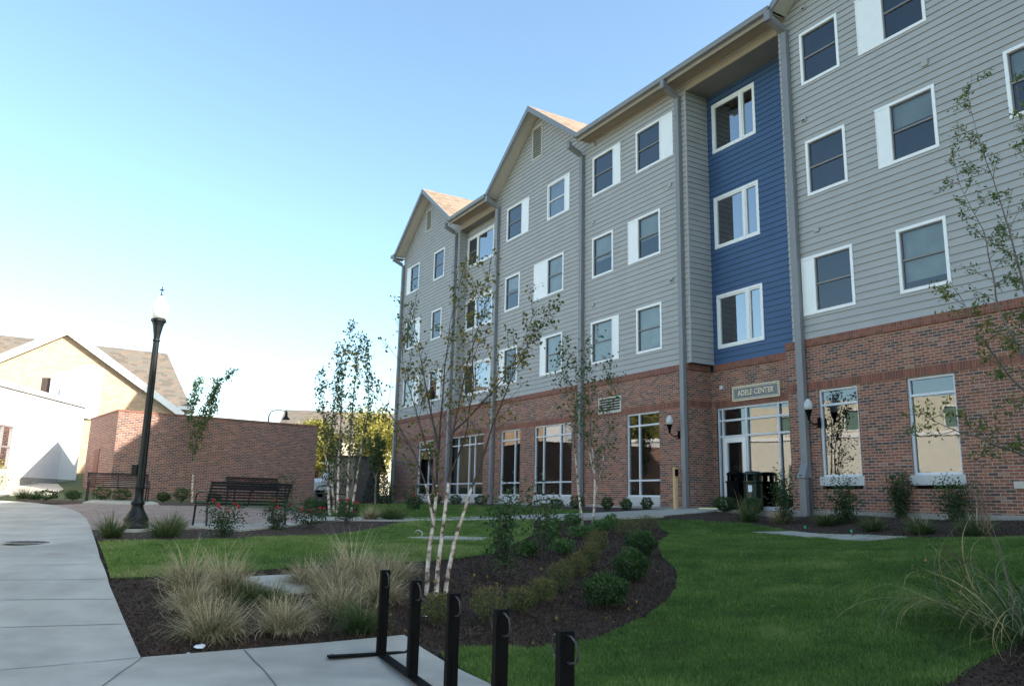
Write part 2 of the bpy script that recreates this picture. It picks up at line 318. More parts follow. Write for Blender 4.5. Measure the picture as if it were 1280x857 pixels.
# ------------------------------------------------ ground
def struct(o,kind='structure'): o['kind']=kind; return o
def sheet(name,poly,m_,dz,step=.4,parent=None):
    P=[Vector(p) for p in poly]; n=len(P)
    # densify the outline
    B=[]
    for i in range(n):
        a,b=P[i],P[(i+1)%n]; k=max(1,int((b-a).length/step))
        for j in range(k): B.append(a+(b-a)*j/k)
    nb=len(B); xs=[p.x for p in P]; ys=[p.y for p in P]
    pts=list(B); E=[(i,(i+1)%nb) for i in range(nb)]
    x0,x1,y0,y1=min(xs),max(xs),min(ys),max(ys)
    gx=np.arange(x0,x1,step); gy=np.arange(y0,y1,step)
    g=[(a+.13*step*math.sin(b*7),b) for a in gx for b in gy]
    ins=inside(np.array(g),poly)
    pts+= [Vector(p) for p,i in zip(g,ins) if i]
    V,_,F,*_r=delaunay_2d_cdt(pts,E,[],1,1e-5)
    V=np.array([(v.x,v.y) for v in V]); z=H(V[:,0],V[:,1])+dz
    F=[f for f in F if len(f)==3]
    F=np.array(F); a=V[F[:,1]]-V[F[:,0]]; b=V[F[:,2]]-V[F[:,0]]
    fl=(a[:,0]*b[:,1]-a[:,1]*b[:,0])<0; F[fl]=F[fl][:,::-1]
    mb=MB(); mb.v=[(float(x),float(y),float(c)) for (x,y),c in zip(V,z)]; mb.f=[tuple(int(q) for q in f) for f in F]; mb.m=[0]*len(mb.f)
    # skirt so that slabs have an edge
    bz=H([p.x for p in B],[p.y for p in B])+dz; k0=len(mb.v)
    mb.v+=[(p.x,p.y,float(c)) for p,c in zip(B,bz)]+[(p.x,p.y,float(c)-.07) for p,c in zip(B,bz)]
    for i in range(nb):
        j=(i+1)%nb; mb.f.append((k0+i,k0+j,k0+nb+j,k0+nb+i)); mb.m.append(0)
    return struct(mb.build(name,m_,smooth=True))
def inside(p,poly):
    p=np.asarray(p,float); x,y=p[:,0],p[:,1]; r=np.zeros(len(p),bool); n=len(poly); j=n-1
    for i in range(n):
        xi,yi=poly[i][:2]; xj,yj=poly[j][:2]
        c=((yi>y)!=(yj>y))&(x<(xj-xi)*(y-yi)/((yj-yi) or 1e-9)+xi); r^=c; j=i
    return r
g1=np.r_[-900,-400,-200,-120,np.arange(-60,51,1.0),80,140,250,500,900]
g2=np.r_[-900,-400,-200,-100,np.arange(-41,61,1.0),90,140,250,500,900]
XX,YY=np.meshgrid(g1,g2); zz=H(XX.ravel(),YY.ravel())-.03
V=np.c_[XX.ravel(),YY.ravel(),zz]; nx=len(g1); ii=np.arange(len(g2)-1)[:,None]*nx+np.arange(nx-1)[None]
ii=ii.ravel(); F=np.c_[ii,ii+1,ii+nx+1,ii+nx]
M['farground']=mat('rough_grass',(.055,.08,.025),.95,.3,3,bump=.5,bscale=30)
struct(npmesh('ground',V,F,M['farground'],smooth=True))
PL={'path_right_edge': [(-3.35, 7.67), (-3.74, 8.28), (-4.14, 8.87), (-4.67, 9.65), (-5.55, 11.1), (-6.54, 12.89), (-8.63, 16.7), (-9.67, 18.51), (-10.86, 20.34), (-11.96, 21.77), (-13.0, 22.79), (-14.09, 23.68), (-15.44, 24.41)], 'walk_top': [(-3.33, 7.69), (-2.48, 7.92), (-1.81, 8.14), (-1.02, 8.35), (-0.58, 7.72), (-0.13, 6.93)], 'pavers': [(-6.54, 12.89), (-8.63, 16.7), (-9.67, 18.51), (-10.86, 20.34), (-11.96, 21.77), (-13.0, 22.79), (-12.56, 23.7), (-10.48, 24.12), (-8.23, 24.66), (-6.38, 23.57), (-5.89, 22.5), (-5.19, 20.35), (-4.67, 17.93), (-5.06, 16.78), (-6.25, 16.02), (-7.62, 15.96), (-8.18, 15.91)], 'bed1': [(-8.41, 16.29), (-7.72, 16.17), (-6.61, 16.42), (-4.67, 17.93), (-4.79, 19.31), (-4.56, 19.88), (-3.72, 20.15), (-2.29, 20.65), (-2.65, 19.69), (-2.89, 18.24), (-3.19, 16.58), (-3.57, 15.4), (-4.57, 13.81), (-5.43, 13.19), (-6.56, 13.01)], 'pathC': [(-5.89, 22.5), (-4.75, 20.72), (-3.93, 21.26), (-2.4, 21.56), (-1.42, 21.93), (0.52, 22.67), (2.6, 23.31), (3.9, 23.74), (5.01, 24.43), (16.73, 69.98), (5.92, 22.43), (5.43, 22.25), (4.98, 22.23), (4.53, 22.07), (2.43, 21.83), (0.49, 21.39), (-1.35, 20.92), (-2.28, 20.53), (-3.69, 20.0), (-4.51, 19.69), (-4.74, 18.18)], 'lawn2': [(-6.56, 13.01), (-5.43, 13.19), (-4.57, 13.81), (-3.57, 15.4), (-3.19, 16.58), (-2.89, 18.24), (-2.65, 19.69), (-2.28, 20.53), (-1.35, 20.92), (-0.31, 21.2), (0.7, 21.28), (0.52, 17.03), (0.11, 14.65), (-0.23, 12.94), (-0.83, 12.06), (-1.29, 11.71), (-2.16, 11.37), (-2.85, 10.99), (-3.52, 10.52), (-4.45, 10.09), (-4.84, 10.0), (-5.48, 11.1)], 'lawn3': [(-0.6, 7.88), (-0.42, 8.15), (-0.09, 8.16), (0.23, 8.14), (0.55, 8.3), (0.92, 8.57), (1.24, 8.91), (1.6, 9.34), (1.99, 10.04), (2.26, 10.77), (2.5, 11.99), (2.51, 13.18), (2.81, 15.12), (3.71, 18.25), (3.69, 19.33), (3.88, 21.07), (4.33, 21.23), (4.67, 20.95), (5.93, 19.97), (6.28, 18.13), (6.76, 17.34), (7.19, 16.27), (7.44, 15.03), (7.91, 14.1), (8.51, 13.28), (9.32, 12.26), (8.17, 10.13), (4.7, 7.49), (3.97, 6.94), (3.48, 6.51), (2.89, 5.85), (1.35, 5.27), (0.36, 5.38), (-0.13, 6.93)], 'bed3': [(4.27, 22.0), (4.96, 22.14), (5.75, 22.13), (6.03, 22.42), (23.39, 67.23), (7.8, 21.44), (11.78, 13.66), (9.77, 11.64), (8.51, 13.28), (7.91, 14.1), (7.44, 15.03), (7.19, 16.27), (6.76, 17.34), (6.28, 18.13), (5.93, 19.97), (4.67, 20.95), (4.33, 21.23)], 'strip': [(5.53, 18.2), (6.3, 17.87), (7.19, 16.27), (7.44, 15.03), (6.61, 15.13), (6.5, 16.69), (5.92, 17.74)], 'bed4': [(4.7, 7.49), (3.97, 6.94), (3.48, 6.51), (2.89, 5.85), (3.19, 5.06), (4.79, 5.78), (8.17, 10.13)], 'bed5': [(15.83, 70.65), (5.04, 24.58), (3.92, 23.84), (2.61, 23.42), (1.62, 25.14), (0.13, 27.57), (-2.18, 29.07), (-4.04, 30.4), (-4.93, 36.52), (-1.8, 50.96), (4.65, 72.24), (18.87, 84.18)], 'slab_bench1': [(-6.66, 16.55), (-5.12, 15.46), (-4.57, 17.56), (-4.99, 18.33), (-5.77, 17.4), (-6.8, 17.39)], 'slab_bench2': [(-12.65, 23.87), (-13.66, 26.36), (-11.88, 26.77), (-10.56, 24.31)], 'slab_small': [(-1.97, 15.87), (-1.2, 16.27), (-0.39, 16.04), (-0.48, 15.38), (-1.31, 15.39)], 'slab_mid': [(-3.3, 10.12), (-3.17, 10.28), (-2.71, 10.49), (-2.39, 10.48), (-2.3, 9.9), (-2.67, 9.79)], 'walk_far': [(-21.91, 32.9), (-21.41, 33.66), (-19.71, 34.95), (-18.24, 32.86), (-17.44, 30.48), (-18.02, 29.12), (-17.42, 27.51), (-17.78, 26.82)], 'bed6': [(-14.32, 24.05), (-12.7, 23.96), (-10.52, 24.28), (-9.14, 24.6), (-10.5, 28.24), (-12.9, 26.68), (-15.21, 26.53), (-16.84, 27.46)], 'bed7': [(-19.67, 30.52), (-19.34, 31.06), (-18.48, 29.8), (-17.99, 28.39), (-18.15, 28.11)]}
JOINTS=[[(-6.61, 10.65), (-5.98, 10.64), (-5.31, 10.65)], [(-6.06, 9.8), (-4.83, 9.88)], [(-5.55, 9.03), (-4.41, 9.22)], [(-5.01, 8.22), (-3.93, 8.56)], [(-4.24, 7.04), (-3.33, 7.66)], [(-3.33, 7.67), (-3.24, 7.06), (-3.16, 6.69), (-3.1, 6.39)], [(-2.48, 7.91), (-2.08, 7.23), (-1.88, 6.83), (-1.73, 6.49)], [(-7.47, 11.99), (-6.04, 11.93)], [(-8.69, 13.89), (-7.03, 13.74)], [(-9.93, 15.82), (-8.42, 16.29)]]
bed_big=[(-7.0,13.2),(-5.2,9.3),(-3.7,7.5),(-1,8.2),(.6,5.4),(4,6.6),(5,14),(4.3,21.6),(.6,21.3),(-2,16),(-4,15)]
sheet('mulch_bed',bed_big,M['mulch'],-.008)
sheet('mulch_bed',PL['bed1'],M['mulch'],.012)
bed3=[(4.26,21.97),(4.96,22.14),(5.77,22.19),(6.43,21.1),(7.15,20.0),(7.35,20.05),(13.3,9.5),(10.6,8.5),(9.79,11.66),(8.49,13.26),(7.89,14.07),(7.43,15.0),(7.17,16.24),(6.74,17.29),(6.28,18.12),(5.92,19.91),(4.66,20.9),(4.32,21.19)]
sheet('mulch_bed',bed3,M['mulch'],.012)
bed4=[(4.69,7.48),(3.97,6.94),(3.3,6.45),(2.6,5.7),(3.0,4.2),(9,4.5),(10,9),(8.6,10.1)]
sheet('mulch_bed',bed4,M['mulch'],.03)
bed5=[(5.3,24.0),(3.91,23.83),(2.61,23.41),(1.62,25.17),(.13,27.61),(-2.19,29.11),(-4.6,32),(-8.5,38),(-11,45),(-6.2,43.8)]
sheet('mulch_bed',bed5,M['mulch'],.012)
sheet('mulch_bed',PL['bed6'],M['mulch'],.012)
LAWN2=PL['lawn2']; LAWN3=list(PL['lawn3']); i_=min(range(len(LAWN3)),key=lambda k:abs(LAWN3[k][0]-9.32)+abs(LAWN3[k][1]-12.27)); LAWN3[i_:i_+1]=[(9.79,11.7),(10.5,9.4),(9.9,9.2),(8.7,10.1)]
LAWN4=[(-2.2,20.9),(-.31,21.35),(.52,22.8),(2.6,23.4),(1.62,25.17),(.13,27.61),(-2.19,29.11),(-4.6,32),(-6.5,33),(-6,28),(-4.9,22.3),(-3.9,21.4)]
sheet('lawn',LAWN2,M['soil'],.016); sheet('lawn',LAWN3,M['soil'],.016); sheet('lawn',LAWN4,M['soil'],.01)
PATH=[(-1.03,8.44),(-1.82,8.17),(-2.49,7.95)]+PL['path_right_edge'][0:]+[(-22,28),(-17,19),(-12.5,11),(-10,3),(-9,-8),(5,-8),(4.2,-1),(1.9,3.5),(-.13,6.92),(-.57,7.69)]
sheet('concrete_path',PATH,M['conc'],.03)
pc=[list(p) for p in PL['pathC']]; pc=pc[:8]+[(5.2,24.3),(6.2,22.6),(5.95,22.55)]+pc[11:]
sheet('concrete_path',pc,M['conc'],.035,.3)
sheet('brick_paving',PL['pavers'],M['paver'],.022)
for k in ('slab_bench1','slab_bench2','slab_small','slab_mid','strip'): sheet('concrete_slab',PL[k],M['conc'],.05,.25)
sheet('concrete_slab',[(-7.75,15.4),(-7.0,15.25),(-6.72,15.95),(-7.5,16.2)],M['conc'],.06,.2)
sheet('sidewalk',PL['walk_far'],M['conc'],.03)
mb=MB()
for J in JOINTS:
    for a,b in zip(J[:-1],J[1:]):
        a,b=Vector(a),Vector(b); n_=max(1,int((b-a).length/.3)); d=(b-a).normalized(); s=Vector((-d.y,d.x))*.006
        for i in range(n_):
            p,q=a+(b-a)*i/n_,a+(b-a)*(i+1)/n_
            c=[(*(p-s),h1(*p)+.0345),(*(q-s),h1(*q)+.0345),(*(q+s),h1(*q)+.0345),(*(p+s),h1(*p)+.0345)]
            mb.quad(*c)
struct(mb.build('path_joints',M['concd']))
# manhole
mh=empty('manhole_cover',(-7.62,12.9,h1(-7.62,12.9)+.036),0,'round dark iron manhole cover set in the concrete path','manhole cover')
mb=MB().lathe([(.35,0),(.35,.006),(.30,.008)],n=40); mb.build('rim',M['found'],mh)
mb=MB().lathe([(.30,.004),(.30,.013)],n=40)
for i in range(-4,5):
    for j in range(-4,5):
        if i*i+j*j<17: mb.box(i*.06-.018,i*.06+.018,j*.06-.018,j*.06+.018,.0135,.018)
mb.build('lid',mat('iron',(.06,.055,.06),.6,.2,9),mh)
# ------------------------------------------------ residence hall (local x = right along facade, y = back, z up)
DH=16.6795; NX,NY=.8621255,.5066948
ROOT=empty('residence_hall',(NX*DH,NY*DH,0),math.atan2(-NX,NY),'four storey grey sided residence hall on a red brick ground floor with gabled roof','building')
def W2(s,off,z=0): return (NX*(DH+off)-NY*s, NY*(DH+off)+NX*s, z)
ZB,ZS,ZE=1.46,5.79,15.25
EXP=.178
def lap(mb,O,ax,out,x0,x1,z0,z1,holes=(),mi=0,d=.023,zt=None):
    """clapboards; x0,x1 numbers or functions of z"""
    O,ax,out=Vector(O),Vector(ax),Vector(out); Z=Vector((0,0,1))
    f0=x0 if callable(x0) else (lambda z:x0); f1=x1 if callable(x1) else (lambda z:x1)
    base=zt if zt is not None else z0
    k=math.floor((z0-base)/EXP)
    while base+k*EXP<z1-1e-6:
        a0=base+k*EXP; cuts=sorted({max(a0,z0),min(a0+EXP,z1)}|{h for hh in holes for h in hh[2:4] if max(a0,z0)<h<min(a0+EXP,z1)})
        for a,b in zip(cuts[:-1],cuts[1:]):
            if b-a<1e-5: continue
            mid=(a+b)/2; segs=[(f0(a),f0(b),f1(a),f1(b))]
            hs=sorted([h for h in holes if h[2]<mid<h[3]])
            xs=[(f0(a),f0(b))]; out_=[]
            cur=(f0(a),f0(b))
            for h in hs:
                out_.append((cur,(h[0],h[0]))); cur=(h[1],h[1])
            out_.append((cur,(f1(a),f1(b))))
            oa=d*(1-(a-a0)/EXP)+.001; ob=d*(1-(b-a0)/EXP)+.001
            for l,r in out_:
                if r[0]-l[0]<1e-4 and r[1]-l[1]<1e-4: continue
                p=[O+ax*l[0]+Z*a+out*oa,O+ax*r[0]+Z*a+out*oa,O+ax*r[1]+Z*b+out*ob,O+ax*l[1]+Z*b+out*ob]
                mb.quad(*p,mi)
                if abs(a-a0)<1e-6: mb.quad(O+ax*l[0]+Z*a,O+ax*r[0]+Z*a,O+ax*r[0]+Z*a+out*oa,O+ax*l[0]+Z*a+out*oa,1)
        k+=1
def cells(x0,x1,z0,z1,holes):
    xs=sorted({x0,x1}|{v for h in holes for v in h[:2] if x0<v<x1}); r=[]
    for a,b in zip(xs[:-1],xs[1:]):
        m_=(a+b)/2; hs=sorted([(max(h[2],z0),min(h[3],z1)) for h in holes if h[0]<m_<h[1] and h[3]>z0 and h[2]<z1]); c=z0
        for p,q in hs:
            if p>c: r.append((a,b,c,p))
            c=max(c,q)
        if c<z1: r.append((a,b,c,z1))
    return r
# openings: s given left..right, x=-s
ROWZ={2:(6.41,7.97),3:(9.61,11.17),4:(12.81,14.37)}
# (sL,sR,row,panel side,panel split s, blind amount)
UP=[(40.3,38.6,4,'L',39.77,0),(36.7,35.42,4,None,0,0),(40.05,38.15,3,'R',38.84,1),(36.7,35.51,3,None,0,0),(40.05,37.95,2,'R',38.8,1),(36.68,35.3,2,'R',35.75,0),
 (29.02,27.17,4,'R',27.76,0),(25.72,24.12,4,'R',24.47,2),(29.04,27.81,3,None,0,.4),(26.67,24.49,3,'L',25.62,1),(29.42,27.89,2,'L',28.98,0),(26.11,24.54,2,'L',25.69,1),
 (22.59,20.91,4,'R',21.36,0),(20.05,18.15,4,'R',18.81,0),(22.61,21.36,3,None,0,.6),(20.52,18.84,3,'L',19.97,.55),(22.68,21.05,2,'R',21.44,.95),(20.11,18.84,2,None,0,.95),
 (13.01,11.8,4,None,0,0),(11.25,9.44,4,'L',10.53,0),(13.0,11.78,3,None,0,0),(10.92,9.4,3,'L',10.53,.42),(13.33,11.79,2,'L',12.92,0),(10.61,9.41,2,None,0,.86),
 (7.87,6.3,3,'R',6.7,.5),(7.87,6.63,4,None,0,0),(7.6,6.1,2,'L',7.2,.6)]
for s0 in (4.6,1.8,-4,-8,-12,-16,-20,-24):
    for r_ in (2,3,4): UP.append((s0,s0-1.25,r_,None,0,(abs(s0)*.37+r_*.31)%1 if s0<3 else 0))
GW=[(37.7,35.85,1.75,[36.48],[4.02,2.27]),(34.08,30.65,1.75,[33.2,32.1,31.55],[4.02,2.27]),(29.15,27.54,1.75,[28.03],[4.02,2.27]),(26.48,23.88,1.75,[25.86,24.69],[4.02,2.27]),(20.7,19.06,1.75,[20.1],[4.04,2.27]),
 (13.05,11.93,2.28,[],[4.05]),(10.66,9.55,2.28,[],[4.05]),(6.6,5.45,2.28,[],[4.05]),(3.4,2.3,2.28,[],[4.05]),(-4,-5.6,2.28,[-4.8],[4.05]),(-9,-10.6,2.28,[-9.8],[4.05]),(-14,-15.6,2.28,[-14.8],[4.05])]
ZGT=4.45
fx,fo=Vector((1,0,0)),Vector((0,-1,0))
def X(s): return -s
uph=[(X(a),X(b),*ROWZ[r_]) for a,b,r_,*_ in UP]
SL=.757
sid=MB()
zsid=ZS
# A
def gab(c,hw): return (lambda z:X(c+max(0,hw-max(0,z-ZE)/SL)),lambda z:X(c-max(0,hw-max(0,z-ZE)/SL)))
def rng_h(a,b): return [h for h in uph if h[0]>=X(a)-.01 and h[1]<=X(b)+.01]
lap(sid,(0,0,0),fx,fo,X(40.85),X(33.76),zsid,ZE,rng_h(40.85,33.76))
a,b=gab(37.3,3.5); VA=(X(37.98),X(37.25),15.88,17.2-.1); lap(sid,(0,0,0),fx,fo,a,b,ZE,ZE+3.5*SL-.02,[VA],zt=zsid)
# C + D
lap(sid,(0,0,0),fx,fo,X(30.16),X(17.55),zsid,ZE,rng_h(30.16,17.55))
a,b=gab(26.4,3.5); VC=(X(27.0),X(26.18),15.9,17.38); lap(sid,(0,0,0),fx,fo,a,b,ZE,ZE+3.5*SL-.02,[VC],zt=zsid)
# F and the wing out of frame
lap(sid,(0,0,0),fx,fo,X(13.73),X(-28),zsid,ZE,rng_h(13.73,-28))
a,b=gab(9.8,3.5); lap(sid,(0,0,0),fx,fo,a,b,ZE,ZE+3.5*SL-.02,[],zt=zsid)
# recess B (back wall .45 behind), its cheeks
DB=.45; BW=[(33.7,31.0,r_) for r_ in (2,3,4)]
lap(sid,(0,DB,0),fx,fo,X(33.76),X(30.16),ZS+.07,14.76,[(X(a),X(b),ROWZ[r_][0],ROWZ[r_][1]) for a,b,r_ in BW],zt=zsid)
lap(sid,(X(33.76),0,0),(0,1,0),(1,0,0),0,DB,ZS+.07,14.76,zt=zsid); lap(sid,(X(30.16),DB,0),(0,-1,0),(-1,0,0),0,DB,ZS+.07,14.76,zt=zsid)
DE=.95
lap(sid,(X(17.55),0,0),(0,1,0),(1,0,0),0,DE,ZS,14.8,zt=zsid); lap(sid,(X(13.73),DE,0),(0,-1,0),(-1,0,0),0,DE,ZS,14.8,zt=zsid)
# strips above recesses
lap(sid,(0,0,0),fx,fo,X(17.55),X(13.73),14.98,ZE,zt=zsid); lap(sid,(0,0,0),fx,fo,X(33.76),X(30.16),14.93,ZE,zt=zsid)
# end and back walls
lap(sid,(X(40.85),14,0),(0,-1,0),(-1,0,0),0,14,ZS,ZE); lap(sid,(X(-28),0,0),(0,1,0),(1,0,0),0,14,ZS,ZE); lap(sid,(0,14,0),(-1,0,0),(0,1,0),-28,40.85,ZS,ZE)
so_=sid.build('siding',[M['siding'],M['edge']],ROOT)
blu=MB(); BLW=[(17.34,15.5,6.27,7.98),(17.34,15.5,9.49,11.21),(17.32,15.5,12.73,14.44)]
lap(blu,(0,DE,0),fx,fo,X(17.55),X(13.73),ZS,14.8,[(X(a),X(b),c,d) for a,b,c,d in BLW],zt=zsid)
tag(blu.build('siding',[M['blue'],M['blueshade']],ROOT),'dark blue siding in the entrance recess')
cb=MB()
for s_,y_ in ((33.76,0),(30.16,0),(17.55,0),(13.73,0)):
    pass
cb.box(X(17.57),X(17.53),-.019,.019,ZS,14.8); cb.build('corner_trim',M['siding'],ROOT)
cb=MB(); cb.box(X(33.78),X(33.74),-.019,.019,ZS+.07,14.76); cb.build('corner_trim',M['siding'],ROOT)
# recess ceilings and beams
mb=MB()
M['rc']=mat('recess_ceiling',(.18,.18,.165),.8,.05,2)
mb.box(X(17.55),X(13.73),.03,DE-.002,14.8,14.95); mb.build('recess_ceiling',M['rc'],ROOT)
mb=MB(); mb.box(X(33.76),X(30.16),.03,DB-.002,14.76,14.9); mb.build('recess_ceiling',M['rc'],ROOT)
mb=MB(); mb.box(X(17.53),X(13.75),-.03,.028,14.78,14.98); mb.build('recess_beam',M['soffit'],ROOT)
mb=MB(); mb.box(X(33.73),X(30.18),-.03,.028,14.74,14.93); mb.build('recess_beam',M['soffit'],ROOT)
# brick ground floor
gh=[(X(a),X(b),zb-.3,ZGT) for a,b,zb,_,_ in GW]
br=MB(); sd_=MB()
LV=(X(22.22),X(20.95),4.57,5.14)
def brickwall(x0,x1,y):
    hs=[h for h in gh if h[0]>=x0-.01 and h[1]<=x1+.01]+([LV] if x0<LV[0]<x1 else [])
    for a,b,c,d in cells(x0,x1,ZB,ZS-.2,hs): br.quad((a,y,c),(b,y,c),(b,y,d),(a,y,d))
    for a,b,c,d in hs:   # reveals
        t=.14; br.quad((a,y,c),(a,y+t,c),(a,y+t,d),(a,y,d)); br.quad((b,y+t,c),(b,y,c),(b,y,d),(b,y+t,d)); br.quad((a,y,d),(a,y+t,d),(b,y+t,d),(b,y,d)); br.quad((a,y+t,c),(a,y,c),(b,y,c),(b,y+t,c))
    sd_.box(x0-.0,x1+.0,y-.035,y+.02,ZS-.2,ZS-.002)
    for a,b,c,d in cells(x0,x1,4.47,4.67,[LV]): sd_.box(a,b,y-.012,y+.02,c,d)
brickwall(X(40.9),X(17.72),0); brickwall(X(13.98),X(-28),0)
# entrance recess
EG=(X(17.5),X(13.9),ZB-.04,4.44)
for a,b,c,d in cells(X(17.72),X(13.7),ZB,ZS-.2,[EG]): br.quad((a,DE,c),(b,DE,c),(b,DE,d),(a,DE,d))
sd_.box(X(17.55),X(13.9),DE-.035,DE+.02,ZS-.2,ZS-.002)
sd_.box(X(17.55),X(13.9),DE-.012,DE+.02,4.47,4.67)
br.quad((X(17.72),0,ZB),(X(17.72),DE,ZB),(X(17.72),DE,ZS-.2),(X(17.72),0,ZS-.2)); br.quad((X(13.98),DE,ZB),(X(13.98),0,ZB),(X(13.98),0,ZS-.2),(X(13.98),DE,ZS-.2))
sd_.box(X(17.72)-.001,X(17.72)+.035,-.034,DE-.036,ZS-.2,ZS-.004); sd_.box(X(17.72)-.001,X(17.72)+.012,-.011,DE-.013,4.472,4.668)
br.quad((X(40.9),14,ZB),(X(40.9),0,ZB),(X(40.9),0,ZS),(X(40.9),14,ZS)); br.quad((X(-28),0,ZB),(X(-28),14,ZB),(X(-28),14,ZS),(X(-28),0,ZS)); br.quad((X(-28),14,ZB),(X(40.9),14,ZB),(X(40.9),14,ZS),(X(-28),14,ZS))
br.build('brick_wall',M['brick'],ROOT); sd_.build('brick_band',M['soldier'],ROOT)
fo_=MB()
fo_.box(X(40.92),X(17.70),-.02,.3,.9,ZB); fo_.box(X(13.99),X(-28.02),-.02,.3,.9,ZB); fo_.box(X(17.699),X(13.991),-.25,2,1.0,1.425)
fo_.build('foundation',M['found'],ROOT)
# canopy ledge under recess B
mb=MB(); mb.box(X(33.9),X(31.0),-.10,DB-.01,ZS+.003,ZS+.09); mb.build('ledge',M['soffitw'],ROOT)
mb=MB(); mb.box(X(31.0)+.003,X(30.1),-.11,.2,ZS+.003,ZS+.17); mb.build('ledge_flashing',M['trimgrey'],ROOT)
# ---- upper windows
def win(sL,sR,z0,z1,y,side=None,split=0,blind=0,kind='hung',mul=None):
    x0,x1=X(sL),X(sR); f=MB(); t=.075; yo=y-.035
    if side=='L': gx0,gx1,px0,px1=X(split),x1-t,x0+.02,X(split)-.05
    elif side=='R': gx0,gx1,px0,px1=x0+t,X(split),X(split)+.05,x1-.02
    else: gx0,gx1,px0,px1=x0+t,x1-t,None,None
    f.box(x0,x1,yo,y+.03,z0,z0+t); f.box(x0,x1,yo,y+.03,z1-t,z1)
    gl=gx0-(t if side!='L' else .05); gr=gx1+(t if side!='R' else .05)
    f.box(gl,gx0,yo+.001,y+.03,z0+t,z1-t); f.box(gx1,gr,yo+.001,y+.03,z0+t,z1-t)
    if side=='L': f.box(x0,x0+.02,yo+.001,y+.03,z0+t,z1-t)
    if side=='R': f.box(x1-.02,x1,yo+.001,y+.03,z0+t,z1-t)
    for zz_ in (z0+t,): pass
    fr=f.build('window',M['white'],ROOT)
    if px0 is not None:
        p=MB(); p.box(px0,px1,yo+.012,y+.02,z0+t,z1-t); p.build('side_panel',M['white'],fr)
    s=MB(); a,b,c,d=gx0,gx1,z0+t,z1-t; q=.028; zm=(c+d)/2
    if kind=='hung':
        s.box(a,b,y+.0,y+.06,c,c+q); s.box(a,b,y+.0,y+.06,d-q,d); s.box(a,a+q,y+.0,y+.06,c+q,d-q); s.box(b-q,b,y+.0,y+.06,c+q,d-q); s.box(a+q,b-q,y-.005,y+.05,zm-.022,zm+.022)
        s.build('sash',M['white'] if blind==2 else M['sash'],fr)
        g=MB(); g.quad((a+q,y+.03,c+q),(b-q,y+.03,c+q),(b-q,y+.03,d-q),(a+q,y+.03,d-q)); g.build('pane',M['glass'],fr)
    else:
        m_=mul; s.box(m_-.05,m_+.05,yo+.002,y+.03,c,d)
        for u0,u1 in ((a,m_-.05),(m_+.05,b)):
            s.box(u0,u1,y-.01,y+.05,c,c+.05); s.box(u0,u1,y-.01,y+.05,d-.05,d); s.box(u0,u0+.04,y-.01,y+.05,c+.05,d-.05); s.box(u1-.04,u1,y-.01,y+.05,c+.05,d-.05)
        s.build('mullion',M['white'],fr)
        g=MB(); 
        for u0,u1 in ((a,m_-.05),(m_+.05,b)): g.quad((u0+.04,y+.03,c+.05),(u1-.04,y+.03,c+.05),(u1-.04,y+.03,d-.05),(u0+.04,y+.03,d-.05))
        g.build('pane',M['glassb'],fr)
        if y<.6:
            g=MB(); g.quad((a+.04,y+.025,c+.05),(m_-.09,y+.025,c+.05),(m_-.09,y+.025,d-.05),(a+.04,y+.025,d-.05)); g.build('insect_screen',M['dark'],fr); g=MB(); g.box(a+.04,m_-.09,y-.0,y+.024,(c+d)/2-.02,(c+d)/2+.02); g.build('meeting_rail',M['sash'],fr)
    r=MB(); yb=y+.5; r.quad((a,yb,c),(b,yb,c),(b,yb,d),(a,yb,d)); r.quad((a,y+.06,c),(a,yb,c),(a,yb,d),(a,y+.06,d)); r.quad((b,yb,c),(b,y+.06,c),(b,y+.06,d),(b,yb,d)); r.quad((a,yb,d),(b,yb,d),(b,y+.06,d),(a,y+.06,d)); r.quad((a,y+.06,c),(b,y+.06,c),(b,yb,c),(a,yb,c))
    r.build('room',M['dark'],fr)
    if blind:
        k=1 if blind==2 else blind; bl=MB(); zb=d-(d-c)*k; n_=10
        for i in range(n_):
            u0,u1=a+(b-a)*i/n_,a+(b-a)*(i+1)/n_; w0,w1=.006*math.sin(i*2.1),.006*math.sin((i+1)*2.1)
            bl.quad((u0,y+.10+w0,zb),(u1,y+.10+w1,zb),(u1,y+.10,d),(u0,y+.10,d))
        bl.build('blind',M['blindw'] if blind==2 else (M['blindb'] if kind!='hung' else M['blind']),fr)
    return fr
M['glassb']=glassmat('casement_glass',3.4,(.55,.6,.6),.06)
for a,b,r_,sd2,sp_,bl in UP: win(a,b,*ROWZ[r_],0,sd2,sp_,bl)
for a,b,r_ in BW:
    z0,z1=ROWZ[r_]; win(a,b,z0,z1,DB,None,0,0,'case',X(32.65))
for (a,b,z0,z1),mu,bl in zip(BLW,(16.08,16.08,16.08),(.0,.0,.0)): win(a,b,z0,z1,DE,None,0,bl,'case',X(mu))
